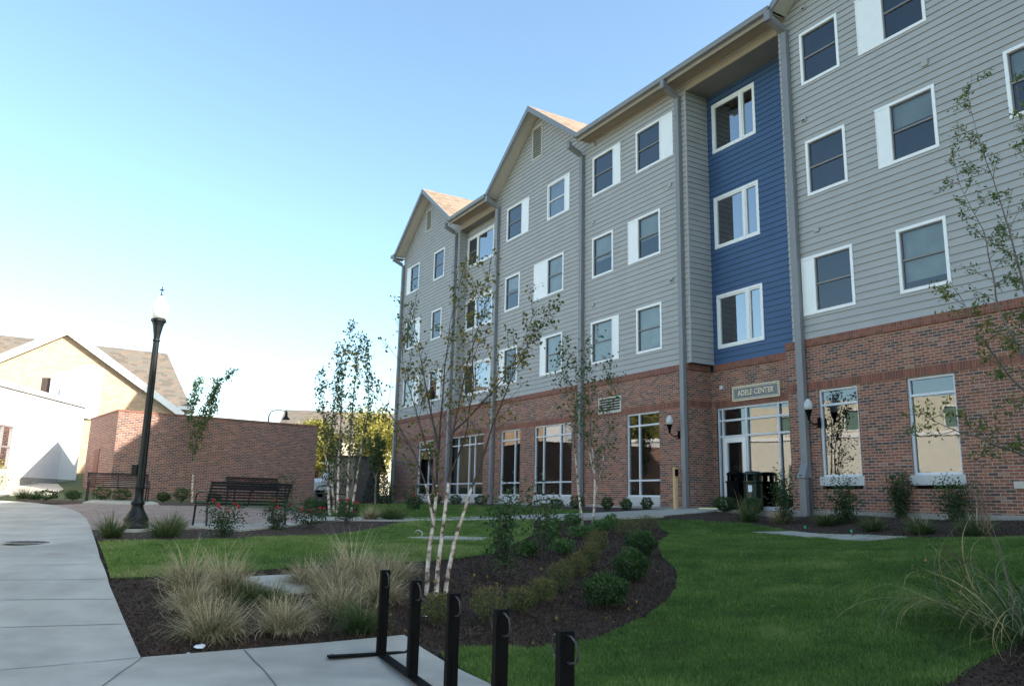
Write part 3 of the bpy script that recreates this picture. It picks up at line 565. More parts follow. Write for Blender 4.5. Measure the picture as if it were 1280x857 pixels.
# ---- ground floor glazing
def gwin(sL,sR,zb,vs,hs,y):
    x0,x1=X(sL),X(sR); f=MB(); t=.055; y0,y1=y+.05,y+.14
    f.box(x0,x1,y0,y1,zb,zb+t); f.box(x0,x1,y0,y1,ZGT-t,ZGT); f.box(x0,x0+t,y0,y1,zb+t,ZGT-t); f.box(x1-t,x1,y0,y1,zb+t,ZGT-t)
    xs=[x0+t]+[X(v) for v in vs]+[x1-t]
    for v in vs: f.box(X(v)-t/2,X(v)+t/2,y0+.002,y1,zb+t,ZGT-t)
    for h in hs:
        for a,b in zip(xs[:-1],xs[1:]): f.box(a+(t/2 if a!=xs[0] else 0),b-(t/2 if b!=xs[-1] else 0),y0+.004,y1,h-t/2,h+t/2)
    fr=f.build('window',M['alum'],ROOT)
    g=MB(); g.quad((x0+t,y+.1,zb+t),(x1-t,y+.1,zb+t),(x1-t,y+.1,ZGT-t),(x0+t,y+.1,ZGT-t)); g.build('pane',M['glassg'],fr)
    r=MB(); yb=y+2.2; a,b,c,d=x0,x1,zb,ZGT
    r.quad((a,yb,c),(b,yb,c),(b,yb,d),(a,yb,d)); r.quad((a,y1,c),(a,yb,c),(a,yb,d),(a,y1,d)); r.quad((b,yb,c),(b,y1,c),(b,y1,d),(b,yb,d)); r.quad((a,yb,d),(b,yb,d),(b,y1,d),(a,y1,d)); r.quad((a,y1,c),(b,y1,c),(b,yb,c),(a,yb,c))
    r.build('room',M['room'],fr)
    s=MB()
    if zb>2: s.box(x0-.06,x1+.06,y-.03,y+.16,zb-.22,zb-.002)
    else: s.box(x0,x1,y-.02,y+.16,zb-.31,zb-.002)
    s.build('sill',M['sill'],fr)
for a,b,zb,vs,hs in GW: gwin(a,b,zb,vs,hs,0)
# entrance glazing
f=MB(); t=.06; y0,y1=DE+.04,DE+.14; x0,x1,c,d=EG[0],EG[1],1.43,4.44
f.box(x0,x1,y0,y1,d-t,d); f.box(x0,x0+t,y0,y1,c,d-t); f.box(x1-t,x1,y0,y1,c,d-t)
dx0,dx1=X(17.28),X(16.42)
for v in (dx0-t/2,dx1+t/2+.02,X(15.18),): f.box(v-t/2,v+t/2,y0+.002,y1,c,d-t)
for h in (4.05,3.57): f.box(x0+t,x1-t,y0-.004,y1,h-t/2,h+t/2)
f.box(x0+t,dx0-t,y0+.004,y1,c,c+.1); f.box(dx1+t+.02,x1-t,y0+.004,y1,c,c+.1)
EN=f.build('entrance_frame',M['alum'],ROOT)
g=MB(); g.quad((x0+t,DE+.1,c),(dx0-t,DE+.1,c),(dx0-t,DE+.1,d-t),(x0+t,DE+.1,d-t)); g.quad((dx0-t,DE+.1,3.6),(dx1+t,DE+.1,3.6),(dx1+t,DE+.1,d-t),(dx0-t,DE+.1,d-t)); g.quad((dx1+t,DE+.1,c),(x1-t,DE+.1,c),(x1-t,DE+.1,d-t),(dx1+t,DE+.1,d-t)); g.build('pane',M['glassg'],EN)
r=MB(); yb=DE+3; r.quad((x0,yb,c),(x1,yb,c),(x1,yb,d),(x0,yb,d)); r.quad((x0,y1,c),(x0,yb,c),(x0,yb,d),(x0,y1,d)); r.quad((x1,yb,c),(x1,y1,c),(x1,y1,d),(x1,yb,d)); r.quad((x0,yb,d),(x1,yb,d),(x1,y1,d),(x0,y1,d)); r.quad((x0,y1,c),(x1,y1,c),(x1,yb,c),(x0,yb,c)); r.build('room',M['room'],EN)
dr=MB(); a,b=dx0+.002,dx1-.002+.02; dr.box(a,a+.13,y0-.02,y1-.02,c+.01,3.53); dr.box(b-.13,b,y0-.02,y1-.02,c+.01,3.53); dr.box(a+.13,b-.13,y0-.02,y1-.02,3.38,3.53); dr.box(a+.13,b-.13,y0-.02,y1-.02,c+.01,c+.25)
DO=dr.build('door',M['white'],ROOT)
g=MB(); g.quad((a+.13,DE+.08,c+.25),(b-.13,DE+.08,c+.25),(b-.13,DE+.08,3.38),(a+.13,DE+.08,3.38)); g.build('door_pane',M['glass'],DO)
g=MB(); g.box(a+.20,a+.42,DE+.2,DE+.21,2.6,2.72); g.box(a+.22,a+.40,DE+.2,DE+.21,2.25,2.35); g.build('notice',M['dark'],DO)
g=MB(); g.tube([(b-.2,y0-.02,2.35),(b-.2,y0-.08,2.38),(b-.2,y0-.08,2.72),(b-.2,y0-.02,2.75)],.012); g.build('door_handle',M['steel'],DO)
g=MB(); g.quad((a+.13,DE+.5,c+.25),(b-.13,DE+.5,c+.25),(b-.13,DE+.5,3.38),(a+.13,DE+.5,3.38)); g.build('inner_door',M['room'],DO)
# ---- vents and louvres
def louvre(name,x0,x1,z0,z1,y,fr_m,n_,back,frw=.05,slat=None):
    f=MB(); f.box(x0-frw,x1+frw,y-.035,y+.02,z0-frw,z0); f.box(x0-frw,x1+frw,y-.035,y+.02,z1,z1+frw); f.box(x0-frw,x0,y-.034,y+.02,z0,z1); f.box(x1,x1+frw,y-.034,y+.02,z0,z1)
    o=f.build(name,fr_m,ROOT); s=MB()
    h=(z1-z0)/n_
    for i in range(n_):
        z=z0+i*h; s.hexa([(x0,y-.025,z),(x1,y-.025,z),(x1,y+.05,z+h*.38),(x0,y+.05,z+h*.38),(x0,y-.025,z+h*.28),(x1,y-.025,z+h*.28),(x1,y+.05,z+h*.6),(x0,y+.05,z+h*.6)])
    s.build('slats',slat or fr_m,o); b=MB(); b.box(x0,x1,y+.055,y+.07,z0,z1); b.build('back_panel',back,o)
louvre('gable_vent',VA[0]+.07,VA[1]-.07,VA[2]+.07,VA[3]-.07,0,M['soffitw'],12,M['dark'],.07,M['soffitw'])
louvre('gable_vent',VC[0]+.07,VC[1]-.07,VC[2]+.07,VC[3]-.07,0,M['soffitw'],14,M['dark'],.07,M['soffitw'])
louvre('wall_louvre',LV[0]+.06,LV[1]-.06,LV[2]+.06,LV[3]-.06,0,M['soffitw'],5,M['dark'],.06)
for s_,z_,op in [(12.81,15.08,1),(12.99,11.82,1),(12.78,8.63,0),(9.56,11.76,0),(9.55,8.61,0),(22.55,8.62,0),(18.33,8.57,1),(22.55,11.8,0),(22.5,14.9,0),(18.33,11.8,0)]:
    f=MB(); x=X(s_); f.box(x-.07,x+.07,-.06,.0,z_-.07,z_+.07); o=f.build('exhaust_vent',M['siding'],ROOT)
    if op: f=MB(); f.box(x-.045,x+.045,-.064,-.0605,z_-.05,z_+.0); f.build('vent_opening',M['dark'],o)
f=MB(); x=X(8.42); f.box(x-.11,x+.11,-.05,.0,1.98,2.12); f.build('wall_light_box',M['soffitw'],ROOT)
f=MB(); f.box(X(17.3),X(17.18),DE-.06,DE,5.0,5.12); f.build('camera_box',M['alum'],ROOT)
# ---- roofs, eaves, rakes
OV=.6; P_=.6
def roofz(y): return 15.3+(y+OV)*P_
RID=8.5
rf=MB()
def slab(pts,th=.12,mi=0):   # four points, extruded downwards
    t=[Vector(p) for p in pts]; b_=[p-Vector((0,0,th)) for p in t]
    rf.hexa([b_[0],b_[1],b_[2],b_[3],t[0],t[1],t[2],t[3]],mi)
zr=roofz(RID)
for sa,sb,g_ in ((41.3,40.92,0),(40.92,33.68,1),(33.68,30.02,0),(30.02,22.78,1),(22.78,13.42,0),(13.42,6.18,1),(6.18,-28.5,0)):
    y_=.12 if g_ else -OV; slab([(X(sa),y_,roofz(y_)),(X(sb),y_,roofz(y_)),(X(sb),RID,zr),(X(sa),RID,zr)])
slab([(X(41.3),RID,zr),(X(-28.5),RID,zr),(X(-28.5),2*RID,15.3),(X(41.3),2*RID,15.3)])
def gable(c,hw,sideL=True):
    zt=15.32+(hw+.12)*SL; y0=-OV; yb=min(RID,(zt-15.3)/P_-OV+.1); e=hw+.12
    zl=zt-(e)*SL
    ye=-OV+.0
    for sgn in (-1,1):
        xe=X(c)+sgn*e; pts=[(X(c),y0,zt),(xe,y0,zl),(xe,max(ye,-OV+.02),zl),(X(c),yb,zt)]
        if sgn>0: pts=[pts[1],pts[0],pts[3],pts[2]]
        t=[Vector(p) for p in pts]; rf.hexa([p-Vector((0,0,.06)) for p in t]+[p+Vector((0,0,.03)) for p in t])
    # rake fascia and soffit
    fa=MB(); sf=MB()
    for sgn in (-1,1):
        xe=X(c)+sgn*(e+.02); ze=zt-(e+.02)*SL
        p=[(X(c),zt+.03),(xe,ze+.03),(xe,ze-.2),(X(c),zt-.24)]
        fa.prism(p if sgn<0 else p[::-1],lambda q,t:(q[0],t,q[1]),y0-.05,y0)
        q=[(X(c),zt-.075),(xe,ze-.075),(xe,ze-.13),(X(c),zt-.13)]
        sf.prism(q if sgn<0 else q[::-1],lambda q_,t:(q_[0],t,q_[1]),y0+.001,-.0)
    fa.build('rake_fascia',M['trimgrey'],ROOT); sf.build('rake_soffit',M['soffitw'],ROOT)
gable(37.3,3.5); gable(26.4,3.5); gable(9.8,3.5)
slab([(X(3.0),-.3,17.2),(X(-28.4),-.3,17.2),(X(-28.4),RID,22.0),(X(3.0),RID,22.0)])  # unseen roof, raised so that its shadow covers the foreground path
rf.build('roof',M['shingle'],ROOT)
tw=MB(); lap(tw,(0,0,0),fx,fo,X(2.9),X(-28),15.5,17.1,zt=ZS); tw.quad((X(2.9),0,15.3),(X(2.9),RID,20.6),(X(2.9),RID,21.9),(X(2.9),0,17.1)); tw.build('added_shadow_wall',[M['siding'],M['edge']],ROOT)  # wall added out of view under the raised roof, for its shadow
def gutter(s0,s1):
    g=MB(); x0,x1=X(s0),X(s1)
    pr_=[(-OV,15.12),(-OV-.10,15.14),(-OV-.13,15.28),(-OV-.11,15.285),(-OV-.09,15.2),(-OV,15.2),(-OV,15.34),(-OV+.02,15.34),(-OV+.02,15.1)]
    g.prism(pr_,lambda q,t:(t,q[0],q[1]),x0,x1); g.box(x0,x0+.012,-OV-.128,-OV,15.13,15.283); g.box(x1-.012,x1,-OV-.128,-OV,15.13,15.283)
    g.build('gutter',M['trimgrey'],ROOT)
    f=MB(); f.box(x0,x1,-OV+.021,-.002,15.085,15.11); f.build('soffit',M['soffit'],ROOT)
    f=MB(); f.box(x0,x1,-OV+.021,-OV+.05,15.0,15.083); f.build('fascia',M['soffit'],ROOT)
    
gutter(33.85,29.95); gutter(22.85,13.45); gutter(6.3,-28)
gutter(41.25,40.8)
def pipe(s,zt,zb,top='gut',shoe=True,w_=.085):
    f=MB(); x=X(s)
    f.box(x-w_,x+w_,-.16,-.03,zb,zt)
    # conductor elbow from gutter back to the wall
    f.hexa([(x-w_-.05,-OV-.12,14.86),(x+w_-.05,-OV-.12,14.86),(x+w_-.05,-OV+.02,14.86),(x-w_-.05,-OV+.02,14.86),(x-w_-.05,-OV-.12,15.13),(x+w_-.05,-OV-.12,15.13),(x+w_-.05,-OV+.02,15.13),(x-w_-.05,-OV+.02,15.13)])
    f.hexa([(x-w_-.05,-OV+.02,14.84),(x+w_-.05,-OV+.02,14.84),(x+w_,-.16,14.64),(x-w_,-.16,14.64),(x-w_-.05,-OV+.02,15.0),(x+w_-.05,-OV+.02,15.0),(x+w_,-.16,14.8),(x-w_,-.16,14.8)])
    for z in (7,9.2,11.6,14): f.box(x-w_-.008,x+w_+.008,-.166,-.0,z,z+.03)
    if shoe=='big':
        f.hexa([(x-.11,-.30,zb-.001),(x+.11,-.30,zb-.001),(x+.11,-.02,zb-.001),(x-.11,-.02,zb-.001),(x-w_-.003,-.18,2.6),(x+w_+.003,-.18,2.6),(x+w_+.003,-.02,2.6),(x-w_-.003,-.02,2.6)]) if False else None
        f.hexa([(x-.12,-.32,2.25),(x+.12,-.32,2.25),(x+.12,-.02,2.25),(x-.12,-.02,2.25),(x-w_-.01,-.17,2.6),(x+w_+.01,-.17,2.6),(x+w_+.01,-.02,2.6),(x-w_-.01,-.02,2.6)])
        f.box(x-.10,x+.10,-.27,-.02,1.28,2.249)
    f.build('downspout',M['trimgrey'],ROOT)
pipe(13.45,14.7,1.3,shoe='big',w_=.10); pipe(17.83,14.7,1.42); pipe(23.2,14.7,1.42); pipe(29.75,14.7,1.42); pipe(34.05,14.7,1.42); pipe(40.78,14.7,1.42)

# ------------------------------------------------ name sign and lanterns on the hall
def hallthing(name,s,off,z,label,cat,group=None):
    return empty(name,W2(s,off,z),math.atan2(-NX,NY),label,cat,group)
sg=hallthing('name_sign',15.9,DE-.03,4.8,'grey name sign reading ADELE CENTER above the glass entrance','sign')
f=MB(); w2,h2=.89,.22
f.box(-w2,w2,-.03,.03,-h2,-h2+.035); f.box(-w2,w2,-.03,.03,h2-.035,h2); f.box(-w2,-w2+.035,-.03,.03,-h2+.035,h2-.035); f.box(w2-.035,w2,-.03,.03,-h2+.035,h2-.035)
i=.055; f.box(-w2+i,w2-i,-.026,.02,-h2+i,-h2+i+.018); f.box(-w2+i,w2-i,-.026,.02,h2-i-.018,h2-i); f.box(-w2+i,-w2+i+.018,-.026,.02,-h2+i+.018,h2-i-.018); f.box(w2-i-.018,w2-i,-.026,.02,-h2+i+.018,h2-i-.018)
f.build('frame',mat('gilt_frame',(.78,.66,.47),.5,.06,5),sg)
f=MB(); f.box(-w2+.036,w2-.036,-.012,.029,-h2+.036,h2-.036); f.build('panel',mat('sign_slate',(.19,.205,.22),.6,.05,5),sg)
cu=bpy.data.curves.new('lettering','FONT'); cu.body='ADELE CENTER'; cu.size=.22; cu.extrude=.008; cu.offset=.004; cu.align_x='CENTER'; cu.align_y='CENTER'; cu.space_character=1.06
to=bpy.data.objects.new('lettering_tmp',cu); COL.objects.link(to)
dg=bpy.context.evaluated_depsgraph_get(); dg.update(); me=bpy.data.meshes.new_from_object(to.evaluated_get(dg)); bpy.data.objects.remove(to)
me.materials.clear(); me.materials.append(mat('sign_letter',(.85,.72,.50),.5,.05,5))
xs=[v.co.x for v in me.vertices]; sc=1.36/(max(xs)-min(xs))
# slab serifs added as small feet to each stroke
lo=bpy.data.objects.new('lettering',me); COL.objects.link(lo); lo.parent=sg; lo.rotation_euler=(math.pi/2,0,0); lo.scale=(sc,1.0,1); lo.location=(0,-.022,0)
def lantern(s,label):
    o=hallthing('wall_lantern',s,0,3.62,label,'wall lantern','globe lanterns beside the entrance'); o.scale=(.78,)*3
    b=MB(); b.box(-.06,.06,-.03,0,-.16,.16); b.tube([(0,-.03,.0),(0,-.15,-.07),(0,-.3,-.07),(0,-.46,.02),(0,-.5,.1)],[.022,.02,.02,.022,.025],8)
    b.tube([(0,-.05,-.12),(0,-.13,-.16),(0,-.22,-.12),(0,-.2,-.05),(0,-.13,-.07)],.012,6)
    b.build('bracket',M['black'],o)
    c=MB().lathe([(.03,.05),(.05,.08),(.04,.12),(.05,.16),(.075,.24),(.10,.33),(.115,.36),(.10,.38)],(0,-.5,0),14,0,.05); c.build('fitter',M['black'],o)
    g=MB().lathe([(.09,.38),(.125,.43),(.13,.52),(.12,.6),(.085,.66),(.06,.70),(.035,.73),(.01,.74)],(0,-.5,0),18); g.build('globe',M['globe'],o,True)
    f=MB().lathe([(.015,.74),(.02,.76),(.006,.79),(.004,.86)],(0,-.5,0),8); f.build('finial',M['black'],o)
lantern(18.15,'black globe lantern on the brick wall left of the entrance, beside the grey downspout')
lantern(13.05,'black globe lantern on the brick wall right of the entrance, in front of the downspout')
# timber post with lock box
tp=hallthing('timber_post',18.05,-.28,h1(*W2(18.05,-.28)[:2]),'pale square timber post standing by the downspout left of the entrance','post')
f=MB(); f.box(-.055,.03,-.055,.055,0,1.26); f.box(.031,.055,-.045,.045,0,.95); f.build('post',M['wood'],tp)
f=MB(); f.box(.031,.09,-.05,.04,1.0,1.2); f.build('lock_box',M['black'],tp)
# litter bins
def bin_(s,off,label,sticker,col):
    o=hallthing('litter_bin',s,off,1.425,label,'litter bin','litter bins at the entrance')
    b=MB().lathe([(.24,0),(.26,.03),(.27,.72),(.275,.76)],n=24,flute=.05); b.build('body',col,o)
    r=MB().lathe([(.27,.76),(.30,.77),(.30,.80),(.27,.81)],n=24); r.build('rim',col,o)
    h=MB()
    for a in range(8):
        if a in (5,6): continue
        t=2*math.pi*(a+.5)/8; t0,t1=t-.28,t+.28
        P=[(.24*math.cos(q),.24*math.sin(q)) for q in (t0,t,t1)]; Q=[(.225*math.cos(q),.225*math.sin(q)) for q in (t1,t,t0)]
        h.prism(P+Q,lambda p,z:(p[0],p[1],z),.81,.98)
    h.lathe([(.25,.98),(.26,1.0),(.25,1.04),(.18,1.075),(.02,1.085)],n=24); h.build('hood',col,o)
    if sticker:
        f=MB(); f.box(.06,.20,-.272,-.262,.5,.68); f.build('sticker',M['paper'],o)
M['bing']=mat('dark_green_bin',(.008,.022,.016),.3,.1,5)
bin_(16.62,.74,'black ribbed litter bin, the left one of the pair before the glass entrance',False,M['black'])
bin_(15.97,.74,'dark green litter bin with a white sticker before the glass entrance',True,M['bing'])
# ------------------------------------------------ brick enclosure
EA=R(38.4)
enc=empty('brick_enclosure',(-15.45,31,0),EA,'low flat-topped red brick enclosure behind the plaza benches','brick wall')
f=MB(); LN=8.45
f.box(0,LN,0,.3,1.0,4.66); f.box(0,.3,.3,5.2,1.0,4.66); f.box(LN-.3,LN,.3,5.2,1.0,4.66); f.box(.3,LN-.3,4.9,5.2,1.0,4.66)
f.build('wall',M['brick2'],enc)
f=MB(); f.box(-.02,LN+.02,-.02,.32,4.662,4.73); f.box(-.02,.32,.322,5.22,4.662,4.73); f.box(LN-.32,LN+.02,.322,5.22,4.662,4.73); f.box(.322,LN-.322,4.88,5.22,4.662,4.73); f.build('coping',M['soldier'],enc)
f=MB(); f.box(-.025,-.001,2.6,3.5,1.2,3.3); f.build('gate',mat('rust_gate',(.16,.06,.04),.7,.1,5),enc)
# ------------------------------------------------ pale gabled house behind
hs=empty('gabled_house',(-26,45,0),R(33),'cream brick house with a white trimmed gable and weathered shingle roof','house')
b=MB(); HW=6.3; AP=8.9; EV=4.75; zb=2.0
# gable front wall (local x right, y back)
b.quad((-HW,0,zb),(HW,0,zb),(HW,0,zb+EV),(-HW,0,zb+EV)); b.add([(-HW,0,zb+EV),(HW,0,zb+EV),(0,0,zb+AP-.35)],[(0,1,2)])
b.quad((HW,0,zb),(HW,9,zb),(HW,9,zb+EV),(HW,0,zb+EV)); b.quad((-HW,9,zb),(-HW,0,zb),(-HW,0,zb+EV),(-HW,9,zb+EV)); b.quad((-14,9,zb),(-14,3,zb),(-14,3,zb+EV),(-14,9,zb+EV)); b.quad((-14,3,zb),(-HW,3,zb),(-HW,3,zb+EV),(-14,3,zb+EV))
b.build('wall',M['creambrick'],hs)
b=MB(); b.box(-HW-.03,HW+.03,-.04,.05,zb-.5,zb+.35); b.build('base',M['sill'],hs)
r=MB(); th=.15; e=.5; slp=(AP-EV)/HW
for sg_ in (-1,1):
    xe=sg_*(HW+e); ze=zb+AP-(HW+e)*slp
    p=[(0,-.22,zb+AP),(xe,-.22,ze),(xe,6,ze),(0,6,zb+AP)]
    if sg_>0: p=[p[1],p[0],p[3],p[2]]
    t=[Vector(q) for q in p]; r.hexa([q-Vector((0,0,th)) for q in t]+t)
# main roof behind, ridge parallel to the front
zr_=zb+AP+.15; zrE=zb+EV+.2
p=[(-16,1.4,zrE),(HW+1.2,1.4,zrE),(HW+.2,6.2,zr_),(-16,6.2,zr_)]; t=[Vector(q) for q in p]; r.hexa([q-Vector((0,0,th)) for q in t]+t)
p=[(-16,6.2,zr_),(HW+.2,6.2,zr_),(HW+1.2,11,zrE),(-16,11,zrE)]; t=[Vector(q) for q in p]; r.hexa([q-Vector((0,0,th)) for q in t]+t)
r.build('roof',M['shingle2'],hs)
f=MB()
for sg_ in (-1,1):
    xe=sg_*(HW+e+.02); ze=zb+AP-(HW+e)*slp
    q=[(0,zb+AP+.03),(xe,ze+.03),(xe,ze-.42),(0,zb+AP-.45)]
    f.prism(q if sg_<0 else q[::-1],lambda a,t:(a[0],t,a[1]),-.3,-.22)
f.box(HW+1.0,HW+1.35,1.3,11.1,zrE-.28,zrE+.02); f.box(HW+.3,HW+1.3,.9,1.39,zrE-.2,zrE+.02)
f.build('rake_trim',M['white'],hs)
# ------------------------------------------------ pale flat building on the left
wa=math.atan2(38-12,-20.6+18.4)
pb=empty('pale_annex',(-20.6,38,0),wa-math.pi,'long white panelled building with a low flat roof at the left edge','building')
# local +x runs toward the camera (south), local y = east side facing the plaza is +y
b=MB(); WL=27
panels=[0]
m1=mat('white_panel',(.72,.70,.70),.6,.03,2); m2=mat('lilac_panel',(.62,.60,.61),.6,.03,2)
hl=[(6.2,7.6,2.35,4.05),(11.5,13.2,2.35,4.05),(18,19.6,2.35,4.05)]
hts=lambda x:5.55+.02*x
for i,(a,c) in enumerate([(0,1.8),(1.8,4.6),(4.6,5.6),(5.6,8.4),(8.4,12),(12,16),(16,21),(21,27)]):
    for x0,x1,z0,z1 in cells(a,c,1.35,5.5,[h for h in hl if h[0]>=a-.6 and h[1]<=c+2.5]): b.quad((x0,0,z0),(x1,0,z0),(x1,0,z1),(x0,0,z1),i%2 if i<4 else 2)
b.quad((0,-9,1.35),(0,0,1.35),(0,0,5.5),(0,-9,5.5)); b.quad((WL,0,.5),(WL,-9,.5),(WL,-9,5.5),(WL,0,5.5)); b.quad((0,-9,5.5),(0,0,5.5),(WL,0,5.5),(WL,-9,5.5))

b.build('wall',[m1,m2,mat('cream_panel',(.70,.66,.57),.6,.04,2)],pb)
b=MB(); b.box(-.1,WL+.1,-.3,.1,5.5,5.7); b.build('parapet',M['white'],pb)
b=MB(); uh=[(11,12.2,5.9,7.0),(16,17.2,5.9,7.0),(21,22.2,5.9,7.0)]
for x0,x1,z0,z1 in cells(9.3,WL,5.5,7.6,uh): b.quad((x0,-.06,z0),(x1,-.06,z0),(x1,-.06,z1),(x0,-.06,z1))
b.quad((9.3,-8,5.5),(9.3,-.06,5.5),(9.3,-.06,7.6),(9.3,-8,7.6)); b.quad((9.3,-8,7.6),(9.3,-.06,7.6),(WL,-.06,7.6),(WL,-8,7.6)); b.build('upper_storey',mat('cream_upper_panel',(.66,.61,.48),.6,.04,2),pb)
for x0,x1,z0,z1 in uh:
    f=MB(); f.box(x0-.08,x1+.08,-.08,-.0,z0-.08,z0); f.box(x0-.08,x1+.08,-.08,-.0,z1,z1+.08); f.box(x0-.08,x0,-.08,0,z0,z1); f.box(x1,x1+.08,-.08,0,z0,z1); o=f.build('window',M['white'],pb)
    g=MB(); g.quad((x0,-.1,z0),(x1,-.1,z0),(x1,-.1,z1),(x0,-.1,z1)); g.build('pane',mat('green_pane',(.16,.24,.20),.2,.1,2),o)
b=MB(); b.box(-.05,WL,-.1,.06,1.0,2.05); b.build('base',M['found'],pb)
for x0,x1,z0,z1 in hl:
    f=MB(); f.box(x0,x1,-.02,.05,z0,z0+.07); f.box(x0,x1,-.02,.05,z1-.07,z1); f.box(x0,x0+.07,-.02,.05,z0,z1); f.box(x1-.07,x1,-.02,.05,z0,z1); f.box((x0+x1)/2-.03,(x0+x1)/2+.03,-.02,.05,z0,z1); f.box(x0,x1,-.02,.045,(z0+z1)/2-.03,(z0+z1)/2+.03)
    o=f.build('window',M['sash'],pb); g=MB(); g.quad((x0,0,z0),(x1,0,z0),(x1,0,z1),(x0,0,z1)); g.build('pane',M['glass'],o)
    g=MB(); g.quad((x0,-.4,z0),(x1,-.4,z0),(x1,-.4,z1),(x0,-.4,z1)); g.build('blind',M['blind'],o)
# raised clerestory on the annex
b=MB(); fx0,fx1=-4.8,-3.2
v=[(fx0,-3.3,5.3),(fx1,-3.3,5.3),(fx1,-1.4,5.3),(fx0,-1.4,5.3),(fx0,-3.3,7.5),(fx1,-3.3,7.5),(fx1,-1.4,8.15),(fx0,-1.4,8.15)]
b.hexa(v); b.build('clerestory',m1,pb)
f=MB(); f.box(fx1,fx1+.05,-2.75,-1.95,6.0,6.8); fr=f.build('window',M['soffitw'],pb); g=MB()
for y0 in (-2.71,-2.33):
    for z0 in (6.04,6.42): g.box(fx1+.051,fx1+.06,y0,y0+.34,z0,z0+.34)
g.build('pane',M['blindw'],fr)
f=MB(); f.box(fx1-.8,fx1-.1,-3.8,-3.31,5.3,7.35); f.build('side_shade_box',mat('brown_side_shade',(.09,.06,.05),.7,.1,4),pb)  # dark box beside the clerestory: its side's shade painted as brown
# two long buildings facing the hall (seen in its windows)
def longb(name,x,y0,y1,z,m_,label,wincol,n_,seed):
    o=empty(name,(x,y1,0),R(-90),label,'building'); b=MB(); L_=y1-y0
    hs_=[(1.5+i*3.4,2.7+i*3.4,z0,z0+1.5) for i in range(int((L_-3)/3.4)) for z0 in (2.6,5.6,8.6) if z0+2<z]
    for a,c,d,e in cells(0,L_,.6,z,hs_): b.quad((c,0,d),(a,0,d),(a,0,e),(c,0,e))
    b.quad((0,0,.6),(0,-10,.6),(0,-10,z),(0,0,z)); b.quad((L_,-10,.6),(L_,0,.6),(L_,0,z),(L_,-10,z)); b.build('wall',m_,o)
    f=MB(); t=[Vector(q) for q in [(-.4,.5,z),(-.4,-5,z+1.3),(L_+.4,-5,z+1.3),(L_+.4,.5,z)]]; f.hexa([q-Vector((0,0,.15)) for q in t]+t)
    t=[Vector(q) for q in [(-.4,-5,z+1.3),(-.4,-10.5,z),(L_+.4,-10.5,z),(L_+.4,-5,z+1.3)]]; f.hexa([q-Vector((0,0,.15)) for q in t]+t); f.build('roof',M['shingle2'],o)
    for x0,x1,z0,z1 in hs_:
        f=MB(); f.box(x0-.08,x1+.08,-.02,.05,z0-.08,z0); f.box(x0-.08,x1+.08,-.02,.05,z1,z1+.08); f.box(x0-.08,x0,-.02,.05,z0,z1); f.box(x1,x1+.08,-.02,.05,z0,z1); w_=f.build('window',M['white'],o)
        g=MB(); g.quad((x1,-.06,z0),(x0,-.06,z0),(x0,-.06,z1),(x1,-.06,z1)); g.build('pane',wincol,w_)
    return o
wg=mat('green_window_glass',(.06,.16,.12),.15,.1,3)
cs=mat('cream_cladding',(.52,.48,.34),.7,.06,1.2)
longb('cream_building',-24,4,26,5.6,cs,'cream clad two storey building outside the left edge, mirrored in the hall windows',wg,5,1)
longb('cream_building',-26,-26,1,5.8,M['creambrick'],'tan brick two storey building behind the camera, mirrored in the hall windows',wg,5,2)
longb('peach_building',-36,47,62,8.2,M['peachbrick'],'peach brick building beyond the plaza, mirrored in the hall windows',wg,4,3)
# ------------------------------------------------ street lamp
lx,ly=-7.25,15.72; lz=h1(lx,ly)+.06
sl_=empty('street_lamp',(lx,ly,lz),0,'tall black fluted lamp post with a white acorn globe beside the plaza','street lamp')
b=MB().lathe([(.245,0),(.25,.05),(.235,.09),(.215,.13),(.235,.17),(.20,.24),(.13,.36),(.105,.44),(.13,.47),(.13,.5),(.095,.54),(.085,.75),(.1,.78),(.1,.8)],n=24); b.build('base',M['lampblack'],sl_,True)
b=MB().lathe([(.088,.8),(.082,1.2),(.058,3.72)],n=24,flute=.09); b.build('shaft',M['lampblack'],sl_)
b=MB(); b.box(-.17,-.07,-.06,.06,1.0,1.22); b.build('outlet_box',M['lampblack'],sl_)
b=MB().lathe([(.06,3.70),(.075,3.72),(.06,3.76),(.07,3.85),(.10,4.02),(.125,4.10),(.15,4.12),(.15,4.16),(.12,4.18)],n=20,flute=.05); b.build('capital',M['lampblack'],sl_)
b=MB().lathe([(.12,4.18),(.155,4.24),(.17,4.34),(.172,4.44),(.15,4.50),(.12,4.53),(.095,4.57),(.075,4.62),(.05,4.66),(.01,4.67)],n=24); b.build('globe',M['globe'],sl_,True)
b=MB(); b.tube([(0,0,4.66),(0,0,4.86)],.009,6); b.tube([(-.05,0,4.79),(.05,0,4.79)],.009,6); b.tube([(0,-.05,4.79),(0,.05,4.79)],.009,6); b.lathe([(.03,4.66),(.02,4.69),(.008,4.7)],n=8); b.build('finial',M['black'],sl_)
# distant goose neck lamp
gl=empty('gooseneck_lamp',(-12.6,41,1.4),0,'dark gooseneck area lamp showing above the enclosure wall','street lamp')
b=MB(); b.tube([(0,0,0),(0,0,4.2),(.1,0,4.45),(.5,0,4.55),(.9,0,4.45)],[.05,.035,.025,.025,.025],6); b.build('pole',M['lampblack'],gl)
b=MB().lathe([(.03,4.5),(.07,4.38),(.08,4.2),(.19,4.1),(.2,4.04)],(.9,0,0),12); b.build('lamp_head',M['lampblack'],gl)
